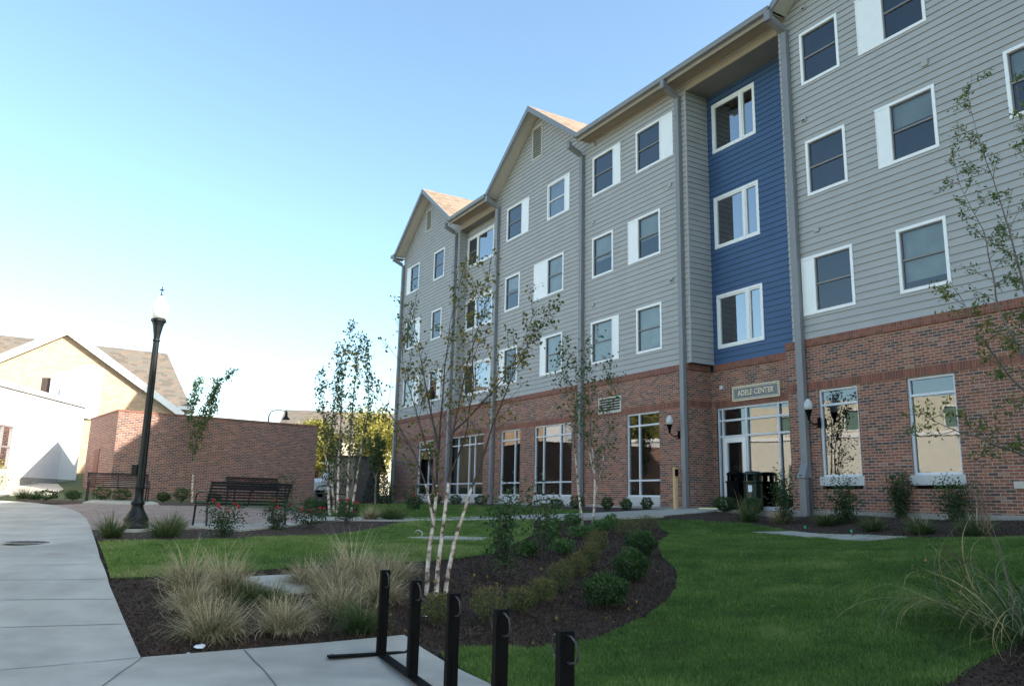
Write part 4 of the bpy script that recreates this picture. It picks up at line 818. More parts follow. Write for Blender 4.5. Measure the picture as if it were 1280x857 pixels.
# ------------------------------------------------ benches
def bench(a,b_,facing,label):
    """a,b_ rear leg feet (world xy); facing = +1 if the seat lies to the left of a->b"""
    a,b_=Vector(a),Vector(b_); d=(b_-a); L_=d.length; d.normalize()
    rz=math.atan2(d.y,d.x) if facing>0 else math.atan2(-d.y,-d.x)
    o0=a if facing>0 else b_
    z=(h1(*a)+h1(*b_))/2+.05
    o=empty('bench',(o0.x,o0.y,z),rz,label,'bench','slatted steel benches around the plaza')
    prof=[(-.17,.86),(-.20,.845),(-.19,.80),(-.165,.74),(-.14,.68),(-.115,.62),(-.09,.56),(-.065,.50)]
    bk=MB()
    for y,zz in prof: bk.box(-.04,L_+.04,y-.008,y+.012,zz-.017,zz+.017)
    for x in (.0,L_/2,L_): bk.tube([(x,-.045,.42),(x,-.12,.62),(x,-.18,.8),(x,-.19,.86)],.018,6)
    bk.build('backrest',M['navy'],o)
    st=MB()
    for i in range(8):
        y=-.03+i*.062; zz=.43+(.012 if i==7 else 0)-.01*math.sin(i/7*math.pi); st.box(-.04,L_+.04,y-.02,y+.02,zz-.008,zz+.01)
    for x in (0,L_/2,L_): st.tube([(x,-.05,.41),(x,.42,.41)],.015,6)
    st.build('seat',M['navy'],o)
    for x in (0,L_):
        l=MB(); l.tube([(x,-.05,.45),(x,-.08,.2),(x,-.10,0)],.022,8); l.build('leg',M['navy'],o)
        l=MB(); l.tube([(x,.40,.42),(x,.42,.2),(x,.44,0)],.022,8); l.build('leg',M['navy'],o)
        r_=MB(); r_.tube([(x,-.12,.62),(x,.05,.67),(x,.25,.68),(x,.38,.64),(x,.43,.55),(x,.42,.42)],.018,8); r_.build('armrest',M['navy'],o)
bench((-6.07,16.12),(-4.89,17.5),1,'black slatted bench seen from behind, beside the rose bushes')
bench((-13.2,25.1),(-11.75,26.0),-1,'dark slatted bench behind the lamp post in front of the gabled house')
bench((-8.25,23.6),(-7.1,24.7),-1,'dark slatted bench facing the camera, seen above the nearest bench')
bench((-4.95,24.2),(-5.75,25.75),1,'dark slatted bench among the birch stems at the right end of the plaza')
# ------------------------------------------------ bike rack
A0=Vector((-1.17,7.86)); A1=Vector((.32,4.43)); dd=(A1-A0).normalized(); L_=(A1-A0).length
rk=empty('bike_rack',(A0.x,A0.y,h1(*A0)+.034),math.atan2(dd.y,dd.x),'black steel bike rack with five upright posts bolted to the concrete','bike rack')
ra=MB(); ra.box(-.05,L_+.2,-.045,.045,0,.014); ra.build('floor_rail',M['black'],rk)
ra=MB(); ra.box(-.045,.045,-.50,-.046,.0,.016); ra.box(-.045,.045,.046,.28,0,.016); ra.build('cross_foot',M['black'],rk)
bo=MB(); 
for y in (-.46,.25): bo.lathe([(.016,.016),(.016,.026),(.006,.03)],(0,y,0),6)
bo.build('bolt',M['steel'],rk)
for x in (0,L_*.27,L_*.525,L_*.765,L_):
    zo=.83-h1(*A0)-.034
    p=MB(); w_=.043; p.box(x-.028,x+.028,-w_,w_,.014,zo)
    p.box(x-.034,x-.028,-w_,-w_+.012,.014,zo*.5); p.box(x+.028,x+.034,-w_,-w_+.012,.014,zo*.5); p.box(x+.028,x+.034,-.008,.008,.06,zo*.45)
    ho=MB()
    po=p.build('post',M['black'],rk)
    for sx in (-1,1):
        ho.tube([(x+sx*.035,0,zo-.02),(x+sx*.07,-.0,zo-.02),(x+sx*.125,-.0,zo-.04),(x+sx*.145,0,zo-.075),(x+sx*.145,0,zo-.11),(x+sx*.125,0,zo-.14),(x+sx*.06,0,zo-.155),(x+sx*.0,0,zo-.155)],.0065,8)
        ho.tube([(x,0,zo-.02),(x+sx*.035,0,zo-.02)],.0065,8)
    ho.build('locking_loop',M['steel'],po)
# ------------------------------------------------ small things on the ground
def blob(name,x,y,r_,m_,label,cat,seed,flat=.5,dz=.0):
    q=np.random.RandomState(seed); V=[];n_=7
    mb=MB(); mb.lathe([(r_*.5*q.uniform(.8,1.1),0),(r_*q.uniform(.9,1.1),r_*flat*.4),(r_*.8,r_*flat*.8),(r_*.2,r_*flat)],n=n_)
    mb.v=[(a+q.uniform(-1,1)*r_*.25,b+q.uniform(-1,1)*r_*.25,max(0,c+q.uniform(-1,1)*r_*.15)) for a,b,c in mb.v]
    o=mb.build(name,m_,None); o.location=(x,y,h1(x,y)+dz); return tag(o,label,cat)
o=blob('crumpled_paper',-2.95,8.05,.055,M['paper'],'crumpled white paper scrap on the mulch near the path corner','litter',3,.8,.0); 
blob('stone_chip',-3.0,7.9,.022,M['sill'],'small pale stone chip beside the crumpled paper','stone',4)
blob('stone_chip',-2.43,8.62,.035,M['sill'],'pale stone chip at the foot of the tan grass clump','stone',5)
blob('stone_chip',-.9,9.2,.04,M['sill'],'flat pale stone chip on mulch behind the first rack post','stone',6,.2)
for x,y,l in ((6.51,17.63,'small green marker flag at the left end of the concrete strip'),(6.95,16.3,'small green marker flag at the right end of the concrete strip')):
    o=empty('marker_flag',(x,y,h1(x,y)+.05),.4,l,'marker flag','green marker flags on the strip')
    mb=MB(); mb.tube([(0,0,0),(0,0,.14)],.006,6); mb.tube([(0,0,.0),(.06,0,.02),(.12,0,.0)],.008,6); mb.build('stake',M['steel'],o)
    mb=MB(); mb.box(-.022,.022,-.01,.01,.07,.12); mb.build('tag',M['green'],o)
x,y=-1.72,16.0; mb=MB(); mb.tube([(0,0,.0),(.035,0,.05),(.02,0,.1),(-.04,0,.13),(-.09,0,.12),(-.12,.02,.10)],.009,8); o=mb.build('white_pipe_end',M['sill'],None,True,loc=(x,y,h1(x,y)+.04)); tag(o,'curled white pipe end at the edge of the thin slab in the lawn','pipe')

# ------------------------------------------------ vegetation generators
TREES={"birch1": [[[-0.99, 10.1, 0.36], [-0.98, 10.23, 0.85], [-0.92, 10.18, 1.55], [-0.91, 10.14, 2.15], [-0.86, 10.05, 2.97], [-0.83, 10.12, 3.83], [-0.67, 9.94, 4.44]], [[-0.86, 10.05, 0.35], [-0.84, 10.02, 0.97], [-0.76, 10.01, 1.75], [-0.71, 9.84, 2.33], [-0.56, 9.97, 3.28], [-0.35, 9.83, 3.99], [-0.31, 9.76, 4.45]], [[-0.76, 10.2, 0.36], [-0.73, 10.38, 0.75], [-0.59, 10.42, 1.35], [-0.38, 10.43, 1.97], [-0.19, 10.25, 2.59], [0.01, 10.22, 3.12], [0.34, 10.18, 3.77], [0.52, 10.17, 4.04]], [[-0.94, 10.1, 1.25], [-1.05, 10.02, 1.74], [-1.23, 9.98, 2.13], [-1.48, 9.82, 2.52], [-1.85, 9.8, 2.96], [-2.0, 9.69, 3.24]], [[-0.73, 10.05, 2.35], [-0.5, 10.23, 2.58], [-0.15, 10.34, 3.03], [0.11, 10.72, 3.54], [0.31, 10.83, 4.2]], [[-0.91, 10.1, 2.15], [-1.14, 10.24, 2.99], [-1.29, 10.48, 3.68], [-1.44, 10.66, 4.12]], [[-0.91, 10.1, 1.55], [-1.12, 10.1, 2.35], [-1.43, 9.89, 3.24], [-1.38, 9.73, 3.68]], [[-0.77, 10.05, 1.75], [-0.53, 9.97, 2.35], [-0.48, 9.99, 3.07], [-0.51, 9.71, 3.75], [-0.44, 9.48, 4.21]]], "birch2": [[[1.87, 20.2, 0.95], [1.76, 20.39, 2.08], [1.66, 20.32, 3.29], [1.73, 20.26, 4.75], [1.42, 20.13, 5.53]], [[2.13, 20.25, 0.95], [2.21, 20.2, 2.08], [2.06, 20.19, 3.29], [1.97, 19.94, 4.5], [1.93, 20.13, 5.37], [2.24, 19.92, 5.65]], [[2.15, 20.25, 1.48], [2.51, 20.65, 2.93], [2.71, 20.88, 4.44], [2.67, 21.08, 5.34]], [[2.19, 20.2, 2.08], [1.84, 20.01, 3.68], [1.35, 19.87, 4.68], [1.12, 19.55, 5.24]]], "cluster": [[[-4.98, 22.5, 0.97], [-5.27, 22.66, 2.88], [-5.48, 22.6, 4.49], [-5.59, 22.55, 4.94]], [[-4.72, 22.3, 0.93], [-4.79, 22.26, 2.87], [-4.82, 22.25, 4.68], [-4.65, 22.04, 6.28]], [[-4.54, 22.6, 1.0], [-4.6, 22.78, 2.91], [-4.59, 22.82, 4.77], [-4.46, 22.83, 6.09]], [[-4.46, 22.8, 1.0], [-4.26, 22.81, 2.92], [-4.12, 22.86, 4.32], [-4.28, 22.76, 5.72], [-4.39, 22.82, 6.09]], [[-4.92, 22.8, 0.99], [-5.19, 22.84, 2.9], [-5.11, 22.81, 4.52], [-5.13, 23.05, 5.76]]], "lefttree": [[[-12.41, 31.5, 1.25], [-12.53, 31.66, 2.37], [-12.54, 31.6, 3.95], [-12.25, 31.55, 5.07], [-11.71, 31.44, 5.88], [-11.33, 31.53, 6.36]], [[-12.53, 31.5, 3.3], [-12.74, 31.46, 4.57], [-12.74, 31.45, 5.54], [-12.48, 31.24, 6.0]], [[-12.51, 31.5, 3.69], [-12.12, 31.68, 4.61], [-12.02, 31.72, 5.43], [-11.94, 31.73, 5.92]]], "locust": [[[5.46, 7.9, 0.4], [5.52, 7.95, 1.06], [5.5, 7.93, 1.68], [5.47, 7.91, 2.15], [5.44, 7.88, 2.63]], [[5.45, 7.9, 2.63], [5.4, 7.97, 2.89], [5.47, 8.07, 3.68], [5.35, 8.04, 4.38], [5.37, 8.24, 5.01], [5.24, 8.23, 5.58], [5.16, 8.28, 6.14], [5.34, 8.41, 6.56]], [[5.48, 7.9, 2.31], [5.38, 8.08, 3.16], [5.31, 8.18, 3.35], [5.24, 8.25, 3.81], [5.2, 8.21, 4.43], [5.1, 8.27, 4.82], [5.02, 8.32, 5.13], [4.99, 8.38, 5.59]], [[5.5, 7.9, 2.47], [5.12, 7.76, 2.69], [4.81, 7.65, 2.98], [4.55, 7.45, 3.18], [4.36, 7.35, 3.43], [4.18, 7.19, 3.58]], [[5.46, 7.9, 1.91], [5.04, 7.74, 2.07], [4.62, 7.55, 2.16], [4.29, 7.49, 2.24], [3.93, 7.29, 2.35], [3.72, 7.12, 2.4]], [[5.45, 7.9, 2.63], [5.63, 7.91, 3.47], [5.92, 7.98, 4.82], [6.05, 8.01, 6.07], [6.0, 7.98, 7.04]], [[5.35, 7.9, 2.87], [5.74, 8.28, 3.74], [5.92, 8.52, 4.75], [6.16, 8.8, 5.87], [6.34, 9.1, 7.01]]], "smalltree": [[[-4.98, 30.0, 1.38], [-5.02, 30.16, 2.18], [-5.03, 30.1, 3.08], [-5.04, 30.05, 3.83]], [[-5.0, 30.0, 2.18], [-5.24, 29.96, 2.92], [-5.32, 29.95, 3.67]], [[-5.0, 30.0, 2.33], [-4.83, 30.18, 3.09], [-4.81, 30.22, 3.64]]]}
def leaves(C_,size,rs,up=.3,asp=.6,fold=0,jit=.35):
    """diamond leaves at centres"""
    C_=np.asarray(C_,float); n=len(C_)
    d=rs.normal(size=(n,3)); d[:,2]-=.2; d/=np.linalg.norm(d,axis=1)[:,None]
    q=rs.normal(size=(n,3)); q[:,2]+=up; w_=np.cross(d,q); w_/=np.linalg.norm(w_,axis=1)[:,None]+1e-9
    s=(size*(1+jit*rs.uniform(-1,1,n)))[:,None]
    V=np.stack([C_-d*s*.5,C_+w_*s*asp*.5-d*s*.08,C_+d*s*.5,C_-w_*s*asp*.5-d*s*.08],1).reshape(-1,3)
    return V,np.arange(4*n).reshape(n,4)
def samp(P,t):
    P=np.asarray(P,float); seg=np.linalg.norm(np.diff(P,axis=0),axis=1); c=np.r_[0,np.cumsum(seg)]; L_=c[-1]
    u=t*L_; i=min(np.searchsorted(c,u,side='right')-1,len(seg)-1); f=(u-c[i])/seg[i]
    return P[i]*(1-f)+P[i+1]*f,(P[i+1]-P[i])/seg[i],L_
def smooth(P,k=4,j=.0,rs=None):
    out=[]
    for t in np.linspace(0,1,(len(P)-1)*k+1):
        p,_,_=samp(P,min(t,.9999)); out.append(p+(rs.normal(size=3)*j if rs is not None and 0<t<1 else 0))
    out[-1]=np.asarray(P[-1],float)
    o=np.array(out); o[1:-1]=(o[:-2]+o[1:-1]*2+o[2:])/4
    return o
def tree(name,limbs,rad,barks,leafm,leafsz,nl,label,cat='tree',group=None,seed=1,tw=(10,14),start=.35,twl=.6,second=True,ang=.6,dens=1,white_h=1.3,leaf_start=.35,clump=.10,upb=.5,asp=.7,crownname='crown'):
    rs=np.random.RandomState(seed); base=np.array(limbs[0][0]); base[2]=h1(base[0],base[1])
    o=empty(name,tuple(base),0,label,cat,group)
    tr=MB(); LC=[]
    for li,P in enumerate(limbs):
        P=np.array(P)-base; 
        if li==0 or P[0][2]<.12: P[0][2]=-.05
        Q=smooth(P,4,.012,rs); L_=np.linalg.norm(np.diff(Q,axis=0),axis=1).sum()
        r0=rad*(1 if P[0][2]<.3 else .5)
        rr=[max(.003,r0*(1-.95*i/(len(Q)-1))**1.35) for i in range(len(Q))]
        wh=sum(1 for q in Q if q[2]<white_h)
        if barks[0] is not barks[1] and 1<wh<len(Q):
            tr.tube(Q[:wh+1],rr[:wh+1],8,0,False); tr.tube(Q[wh:],rr[wh:],7,1,False)
        else: tr.tube(Q,rr,7,0 if wh>=len(Q) else 1,False)
        nt_=int(rs.uniform(*tw)*min(1.4,L_/3+.3)*dens)
        for k in range(nt_):
            t=start+(1-start)*(k+rs.uniform(0,1))/nt_; t=min(t,.985)
            if P[0][2]>.5: t=.1+.88*(k+rs.uniform(0,1))/nt_
            p,d,_=samp(Q,t); a=rs.normal(size=3); a-=d*a.dot(d); a/=np.linalg.norm(a)
            v=d*(1-ang)+a*ang+np.array([0,0,upb*.4]); v/=np.linalg.norm(v); l=twl*rs.uniform(.45,1.15)*(1.15-.55*t)
            T=[p]; vv=v.copy()
            for s_ in range(5): vv=vv+rs.normal(size=3)*.13+np.array([0,0,.06*upb]); vv/=np.linalg.norm(vv); T.append(T[-1]+vv*l/5)
            T=np.array(T); tr.tube(T,[.0042*(rad/.04)**.5*(1-.65*i/5) for i in range(6)],4,1,False)
            tips=[(T,.3)]
            if second:
                for m_ in range(rs.randint(2,5)):
                    q,dq,_=samp(T,rs.uniform(.2,.9)); a=rs.normal(size=3); vv=dq*.6+a*.5+np.array([0,0,.1]); vv/=np.linalg.norm(vv); ll=l*rs.uniform(.25,.5)
                    T2=np.array([q,q+vv*ll*.5,q+vv*ll+rs.normal(size=3)*.03]); tr.tube(T2,[.0024,.0018,.001],3,1,False); tips.append((T2,.2))
            if t>=leaf_start or P[0][2]>.5:
                for TT,s0 in tips:
                    for z_ in range(max(1,int(nl*rs.uniform(.3,1.5)))):
                        q,_,_=samp(TT,rs.uniform(s0,.999)); LC.append(q+rs.normal(size=3)*clump*.45)
    if barks[0] is barks[1]: tr.build('trunk',[barks[0],barks[1]],o,True,False)
    else: tr.build('trunk',list(barks),o,True,False)
    LC=np.array(LC); V,F=leaves(LC,leafsz,rs,asp=asp)
    tn=np.clip(rs.beta(1.6,1.8,len(F))*.8+.25*(np.sin(LC[:,0]*3)+np.cos(LC[:,2]*2.3))*.4+.1,0,1)
    npmesh(crownname,V,F,leafm,o,tn)
    return o
Bk=(M['birch'],M['bark'])
tree('birch_tree',TREES['birch1'],.031,Bk,LEAF['birch'],.05,4.6,'three stemmed river birch with sparse yellowing leaves in the front mulch bed',seed=3,tw=(15,19),start=.42,twl=.62,white_h=1.25,leaf_start=.5,clump=.09,ang=.45,dens=1.0,group='birch trees')
tree('birch_tree',TREES['birch2'],.036,(M['birch'],M['bark2']),LEAF['birchg'],.075,4.2,'twin stemmed green birch standing before the wall louvre',seed=5,tw=(20,26),start=.2,twl=.9,white_h=1.7,leaf_start=.42,clump=.14,ang=.5,group='birch trees')
tree('birch_tree',TREES['cluster'],.04,(M['birch'],M['bark2']),LEAF['cluster'],.08,4.6,'tall clump of slender birches around the far plaza bench',seed=8,tw=(30,38),start=.12,twl=.62,white_h=1.6,leaf_start=.15,clump=.13,ang=.4,upb=1.2,group='birch trees')
tree('birch_tree',TREES['lefttree'],.045,(M['birch'],M['bark2']),LEAF['birchg'],.095,6,'leaning young birch rising in front of the brick enclosure',seed=11,tw=(22,28),start=.3,twl=.6,white_h=.9,leaf_start=.3,clump=.16,ang=.45,upb=1.0,group='birch trees')
tree('locust_tree',TREES['locust'],.042,(M['bark2'],M['bark2']),LEAF['locust'],.043,12,'honey locust with feathery green leaves reaching in from the right edge',seed=13,tw=(15,19),start=.45,twl=.42,leaf_start=.55,clump=.055,ang=.65,asp=.4)
tree('young_tree',TREES['smalltree'],.05,(M['bark2'],M['bark2']),LEAF['cluster'],.09,6,'small dense young tree left of the hall corner',seed=14,tw=(18,22),start=.45,twl=.32,leaf_start=.45,clump=.12,ang=.5,upb=1.)
def shrub(name,x,y,h,w,leafm,n_leaf,size,label,cat='shrub',group=None,seed=1,stems=7,shape='round',dens_in=.35,asp=.6,flowers=0,bark=None,low=.08):
    rs=np.random.RandomState(seed); z=h1(x,y); o=empty(name,(x,y,z),rs.uniform(0,6),label,cat,group)
    st=MB(); tips=[]
    for i in range(stems):
        a=rs.uniform(0,6.28); r_=w*.5*rs.uniform(.2,.95) if shape!='column' else w*.5*rs.uniform(.1,.8)
        top=np.array([math.cos(a)*r_,math.sin(a)*r_,h*rs.uniform(.55,1.0)*(1-.35*(r_/(w*.5))**2 if shape=='round' else 1)])
        mid=np.array([math.cos(a)*r_*.35,math.sin(a)*r_*.35,top[2]*.5])+rs.normal(size=3)*.02
        P=smooth([np.array([math.cos(a)*.03,math.sin(a)*.03,-.03]),mid,top],3); st.tube(P,[.007*(h/.8)**.5*(1-.75*i_/(len(P)-1)) for i_ in range(len(P))],4,0,False); tips.append(P)
    st.build('stems',bark or M['bark'],o,False,False)
    if shape=='round':
        u=rs.normal(size=(n_leaf,3)); u/=np.linalg.norm(u,axis=1)[:,None]; rr=rs.uniform(dens_in,1,n_leaf)**.6
        lump=1+.14*np.sin(u[:,0]*5+seed)*np.cos(u[:,1]*6+seed*2)+.1*np.sin(u[:,2]*7+seed)
        C_=u*rr[:,None]*lump[:,None]*np.array([w/2,w/2,h/2*(1-low)])+np.array([0,0,h/2*(1+low)])
    else:
        C_=[]
        for k in range(n_leaf):
            P=tips[rs.randint(len(tips))]; q,_,_=samp(P,min(.999,rs.uniform(.22 if shape=='column' else .1,1.08))); C_.append(q+rs.normal(size=3)*np.array([.09,.09,.07])*(w/.7))
        C_=np.array(C_)
    C_=C_[C_[:,2]>.01]
    V,F=leaves(C_,size,rs,asp=asp)
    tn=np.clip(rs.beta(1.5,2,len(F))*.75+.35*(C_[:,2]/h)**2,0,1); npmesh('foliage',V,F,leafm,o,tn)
    if flowers:
        for k in range(flowers):
            a=rs.uniform(0,6.28); r_=w*.5*rs.uniform(.2,1.0); c=np.array([math.cos(a)*r_,math.sin(a)*r_,h*rs.uniform(.55,1.08)*(1-.25*(r_/(w*.5))**2)])
            C2=c+rs.normal(size=(12,3))*.012; V,F=leaves(C2,.036,rs,asp=.9); npmesh('flower',V,F,LEAF['red'],o,rs.uniform(0,1,len(F)))
    return o
def tuft(name,x,y,h,w,m_,n_,label,cat='ornamental grass',group=None,seed=1,bw=.006,droop=1.0,plumes=0,part='blades',segs=5,curl=0,pm=None):
    rs=np.random.RandomState(seed); z=h1(x,y); o=empty(name,(x,y,z),0,label,cat,group)
    def blades(n_,hh,ww,bw,droop,up=1.0,th0=60,k=1.0):
        nk=max(6,n_//8); lk=rs.randint(0,nk,n_)
        ka=rs.uniform(0,2*np.pi,nk); kt=rs.uniform(0,1,nk)**.75; k1=rs.uniform(10,125,nk); kl=rs.uniform(.6,1.2,nk); kc=rs.normal(size=nk)
        a=ka[lk]+rs.normal(size=n_)*.22; L_=hh*kl[lk]*rs.uniform(.6,1.1,n_)*1.0
        q0=np.abs(rs.normal(size=n_))*.12*ww
        t=np.linspace(0,1,segs+1)[None,:]
        T0=np.radians(np.clip(kt[lk]*th0+rs.normal(size=n_)*5,0,80))[:,None]; T1=np.radians((k1[lk]+rs.normal(size=n_)*14)*droop*.66)[:,None]
        th=T0+T1*t**1.5; ds=(L_/segs)[:,None]
        ja=a[:,None]+curl*(kc[lk]*.8+rs.normal(size=n_)*.35)[:,None]*t**1.4*2.4
        dx=np.sin(th)*np.cos(ja)*ds*(.55+.45*ww/hh/1.1); dy=np.sin(th)*np.sin(ja)*ds*(.55+.45*ww/hh/1.1); dz=np.cos(th)*ds
        X_=np.cumsum(dx,1)-dx+(np.cos(a)*q0)[:,None]; Y_=np.cumsum(dy,1)-dy+(np.sin(a)*q0)[:,None]; Z_=np.maximum(np.cumsum(dz,1)-dz-.01,.0)
        P=np.stack([X_,Y_,Z_],2)
        pa=rs.uniform(0,2*np.pi,n_); side=np.stack([np.cos(pa),np.sin(pa),np.zeros(n_)],1)[:,None,:]
        wd=(bw*(1-t**2*.85))[...,None]; Lh=P-side*wd*.5; Rh=P+side*wd*.5
        V=np.stack([Lh,Rh],2).reshape(-1,3); F=[]
        b_=(np.arange(n_)*(segs+1)*2)[:,None]+np.arange(segs)[None]*2; b_=b_.ravel(); F=np.c_[b_,b_+1,b_+3,b_+2]
        kk=rs.uniform(-.22,.22,nk)[lk]; tn=np.repeat(np.clip(rs.beta(2,1.8,n_)+kk,0,1),segs)+np.tile(np.linspace(-.38,.22,segs),n_)
        return V,F,np.clip(tn,0,1)
    V,F,tn=blades(n_,h,w,bw,droop); npmesh(part,V,F,m_,o,tn)
    if plumes:
        V,F,tn=blades(plumes,h*1.45,w*.9,bw*1.3,.6,th0=28); npmesh('seed_heads',V,F,pm or m_,o,np.clip(tn+.25,0,1))
    return o
TG='tan grass clumps in the front mulch bed'
tg=[(-3.81,9.75,.62,.72,'leftmost tan grass clump, farthest from the sidewalk'),(-2.97,8.35,.66,.80,'tan green grass clump nearest the paper scrap'),(-3.27,9.66,.7,.68,'tall wispy grass clump with long seed heads behind the nearest clump'),(-3.46,9.05,.6,.66,'tan grass clump between the leftmost clump and the nearest one'),
 (-2.93,9.4,.45,.55,'short green grass clump left of the stepping slab'),(-2.27,8.57,.58,.74,'round curly tan grass clump in front of the stepping slab'),(-2.69,9.45,.38,.55,'low grey green grass clump at the left end of the stepping slab'),(-2.1,9.85,.62,.8,'tan grass clump covering the right end of the stepping slab'),
 (-1.93,10.4,.74,.9,'large pale feathery grass clump at the back of the group'),(-1.45,10.6,.58,.8,'reddish tan grass clump just left of the birch stems'),(-1.5,8.6,.6,.5,'upright green grass clump beside the first rack post'),(-1.86,9.1,.62,.66,'drooping tan grass clump left of the upright green one'),(-1.5,9.6,.68,.62,'pale grass clump behind the first rack post'),(-2.5,10.2,.5,.7,'low tan grass clump behind the stepping slab')]
for i,(x,y,h,w_,l) in enumerate(tg):
    gr=i in (4,6,10)
    tuft('ornamental_grass',x,y,h*.78,w_*.85,LEAF['tan'] if not gr else LEAF['greentuft'],1500 if i in (1,5,8) else 1150,l,group=TG,seed=20+i,bw=.0055,droop=1.75,plumes=30 if i in (0,2,8,12) else 8,curl=.5,segs=6,pm=LEAF['tan'])
gt=[(-6.8,13.9,.46,.44,'green grass tuft left of the lamp base'),(-5.91,14.0,.46,.72,'wide green grass tuft right of the lamp base'),(-6.3,15.2,.38,.36,'small yellowing tuft just right of the lamp post'),(-3.53,20.5,.42,.45,'tan round grass tuft left of the wide green tuft by the path'),(-2.99,20.75,.5,.95,'wide green grass tuft on the edge of the curving path'),
 (6.05,20.2,.6,.6,'wispy grass tuft in front of the litter bins'),(6.53,19.2,.45,.5,'tan grass tuft at the foot of the right downspout'),(7.18,18.1,.40,.56,'low grey green tuft between the first two wall shrubs'),(7.6,16.75,.38,.56,'low grey green tuft between the second and third wall shrubs'),(7.91,15.4,.40,.56,'low grey green tuft right of the concrete strip end'),(8.25,14.2,.42,.66,'low grey green tuft nearest the right edge of the wall bed'),
 (-16.35,27.1,.42,.7,'yellow green grass tuft in the sun at the far left'),(-15.7,26.6,.32,.5,'smaller sunlit tuft beside the yellow green one')]
for i,(x,y,h,w_,l) in enumerate(gt):
    tuft('grass_tuft',x,y,h*1.1,w_,LEAF['greentuft'] if i not in (3,6) else LEAF['tan'],620,l,group='green grass tufts in the beds',seed=60+i,bw=.009,droop=1.0,plumes=10 if i>4 else 0,pm=LEAF['tan'])
tuft('maiden_grass',4.7,7.35,1.25,2.0,LEAF['maiden'],300,'large maiden grass with long arching blades and reddish plumes at the bottom right corner','ornamental grass',seed=90,bw=.016,droop=2.3,segs=12,curl=.9)
# reddish seed plumes over the maiden grass
def plume(bx,by,bz,path,seed):
    pass
mg=[o for o in COL.objects if o.name.startswith('maiden_grass')][0]; rs=np.random.RandomState(5)
for k,(dx,dy,dz) in enumerate([(-.30,.1,1.12),(-.75,-.1,.80),(-.15,.35,1.3),(.3,.1,1.2)]):
    st=MB(); p0=np.array([rs.uniform(-.08,.08),rs.uniform(-.08,.08),0]); p1=np.array([dx,dy,dz]); mid=p0*.5+p1*.5+np.array([-.0,0,.2]); Q=smooth([p0,mid,p1],5); st.tube(Q,[.006*(1-.5*i/(len(Q)-1)) for i in range(len(Q))],4,0,False)
    VV=[];FF=[];n_=46; b=0; d0=(p1-mid)/np.linalg.norm(p1-mid)
    for j in range(n_):
        q,_,_=samp(Q,rs.uniform(.78,.99)); v=d0*.8+rs.normal(size=3)*.42+np.array([-.25,0,-.25]); v/=np.linalg.norm(v); l=rs.uniform(.18,.34); s_=np.cross(v,[0,0,1.])*.0028
        e=q+v*l; m_=q+v*l*.5+np.array([0,0,.02]); VV+= [q-s_,q+s_,m_+s_,m_-s_,e+s_*.6,e-s_*.6]; FF+= [(b,b+1,b+2,b+3),(b+3,b+2,b+4,b+5)]; b+=6
    st.build('stalk',M['bark2'],mg,False,False); npmesh('plume',np.array(VV),np.array(FF),LEAF['plume'],mg,rs.uniform(0,1,len(FF)))
bx=[(1.19,9.83,.42,.54,'round dark boxwood nearest the camera in the curved bed'),(1.72,11.3,.44,.52,'round dark boxwood, middle one along the lawn edge'),(2.2,13.3,.40,.54,'round dark boxwood, farthest of the three along the lawn edge'),
 (5.94,22.05,.42,.6,'dark boxwood at the mulch corner left of the litter bins'),(6.40,21.0,.5,.52,'dark boxwood directly before the green litter bin')]
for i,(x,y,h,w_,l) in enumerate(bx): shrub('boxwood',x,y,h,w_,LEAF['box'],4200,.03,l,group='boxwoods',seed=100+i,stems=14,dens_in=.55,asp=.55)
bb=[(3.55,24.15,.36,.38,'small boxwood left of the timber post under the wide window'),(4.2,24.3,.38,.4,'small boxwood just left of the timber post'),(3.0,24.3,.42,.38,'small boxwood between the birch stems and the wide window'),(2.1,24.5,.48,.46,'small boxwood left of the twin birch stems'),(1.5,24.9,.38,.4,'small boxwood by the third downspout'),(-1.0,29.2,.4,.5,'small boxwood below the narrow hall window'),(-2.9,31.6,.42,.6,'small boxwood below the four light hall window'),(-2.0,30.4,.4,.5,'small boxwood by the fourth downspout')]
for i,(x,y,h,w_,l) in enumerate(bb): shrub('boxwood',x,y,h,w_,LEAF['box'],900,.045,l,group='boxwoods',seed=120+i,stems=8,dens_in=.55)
sp=[(-.19,9.06,.40,.46,'low rusty green spirea behind the third rack post'),(-.73,8.82,.38,.36,'low rusty green spirea behind the second rack post'),(.16,9.5,.33,.38,'spirea right of the one behind the third rack post'),(.44,9.9,.36,.36,'spirea in the middle of the row, third from the front'),(.69,10.55,.42,.38,'greener upright spirea beside the nearest boxwood'),(.99,11.4,.36,.36,'rusty spirea left of the middle boxwood'),(1.24,12.1,.40,.38,'rusty spirea between the middle and far boxwoods'),(1.5,13.5,.40,.4,'brownish spirea left of the far boxwood'),(2.45,16.7,.44,.6,'brownish spirea behind the far boxwood'),(3.2,18.6,.44,.6,'green spirea at the far end of the curved bed')]
for i,(x,y,h,w_,l) in enumerate(sp): shrub('spirea',x,y,h,w_,LEAF['spirea'],1500,.026,l,group='spireas in the curved bed',seed=140+i,stems=16,dens_in=.3,asp=.5)
ho=[(.9,13.3,.26,.44,'leafy perennial before the rusty spireas'),(.33,12.9,.26,.36,'leafy perennial left of the tall slim shrub'),(1.48,16.4,.3,.55,'broad leafy perennial in the middle of the bed'),(1.62,20.0,.32,.5,'broad leafy perennial at the foot of the twin birch'),(2.47,19.1,.36,.55,'broad leafy perennial right of the twin birch'),(.96,17.5,.42,.55,'tall leafy perennial behind the slim shrubs'),(2.1,18.2,.3,.5,'low leafy perennial in front of the twin birch'),(.75,15.2,.34,.5,'leafy perennial at the left edge of the bed')]
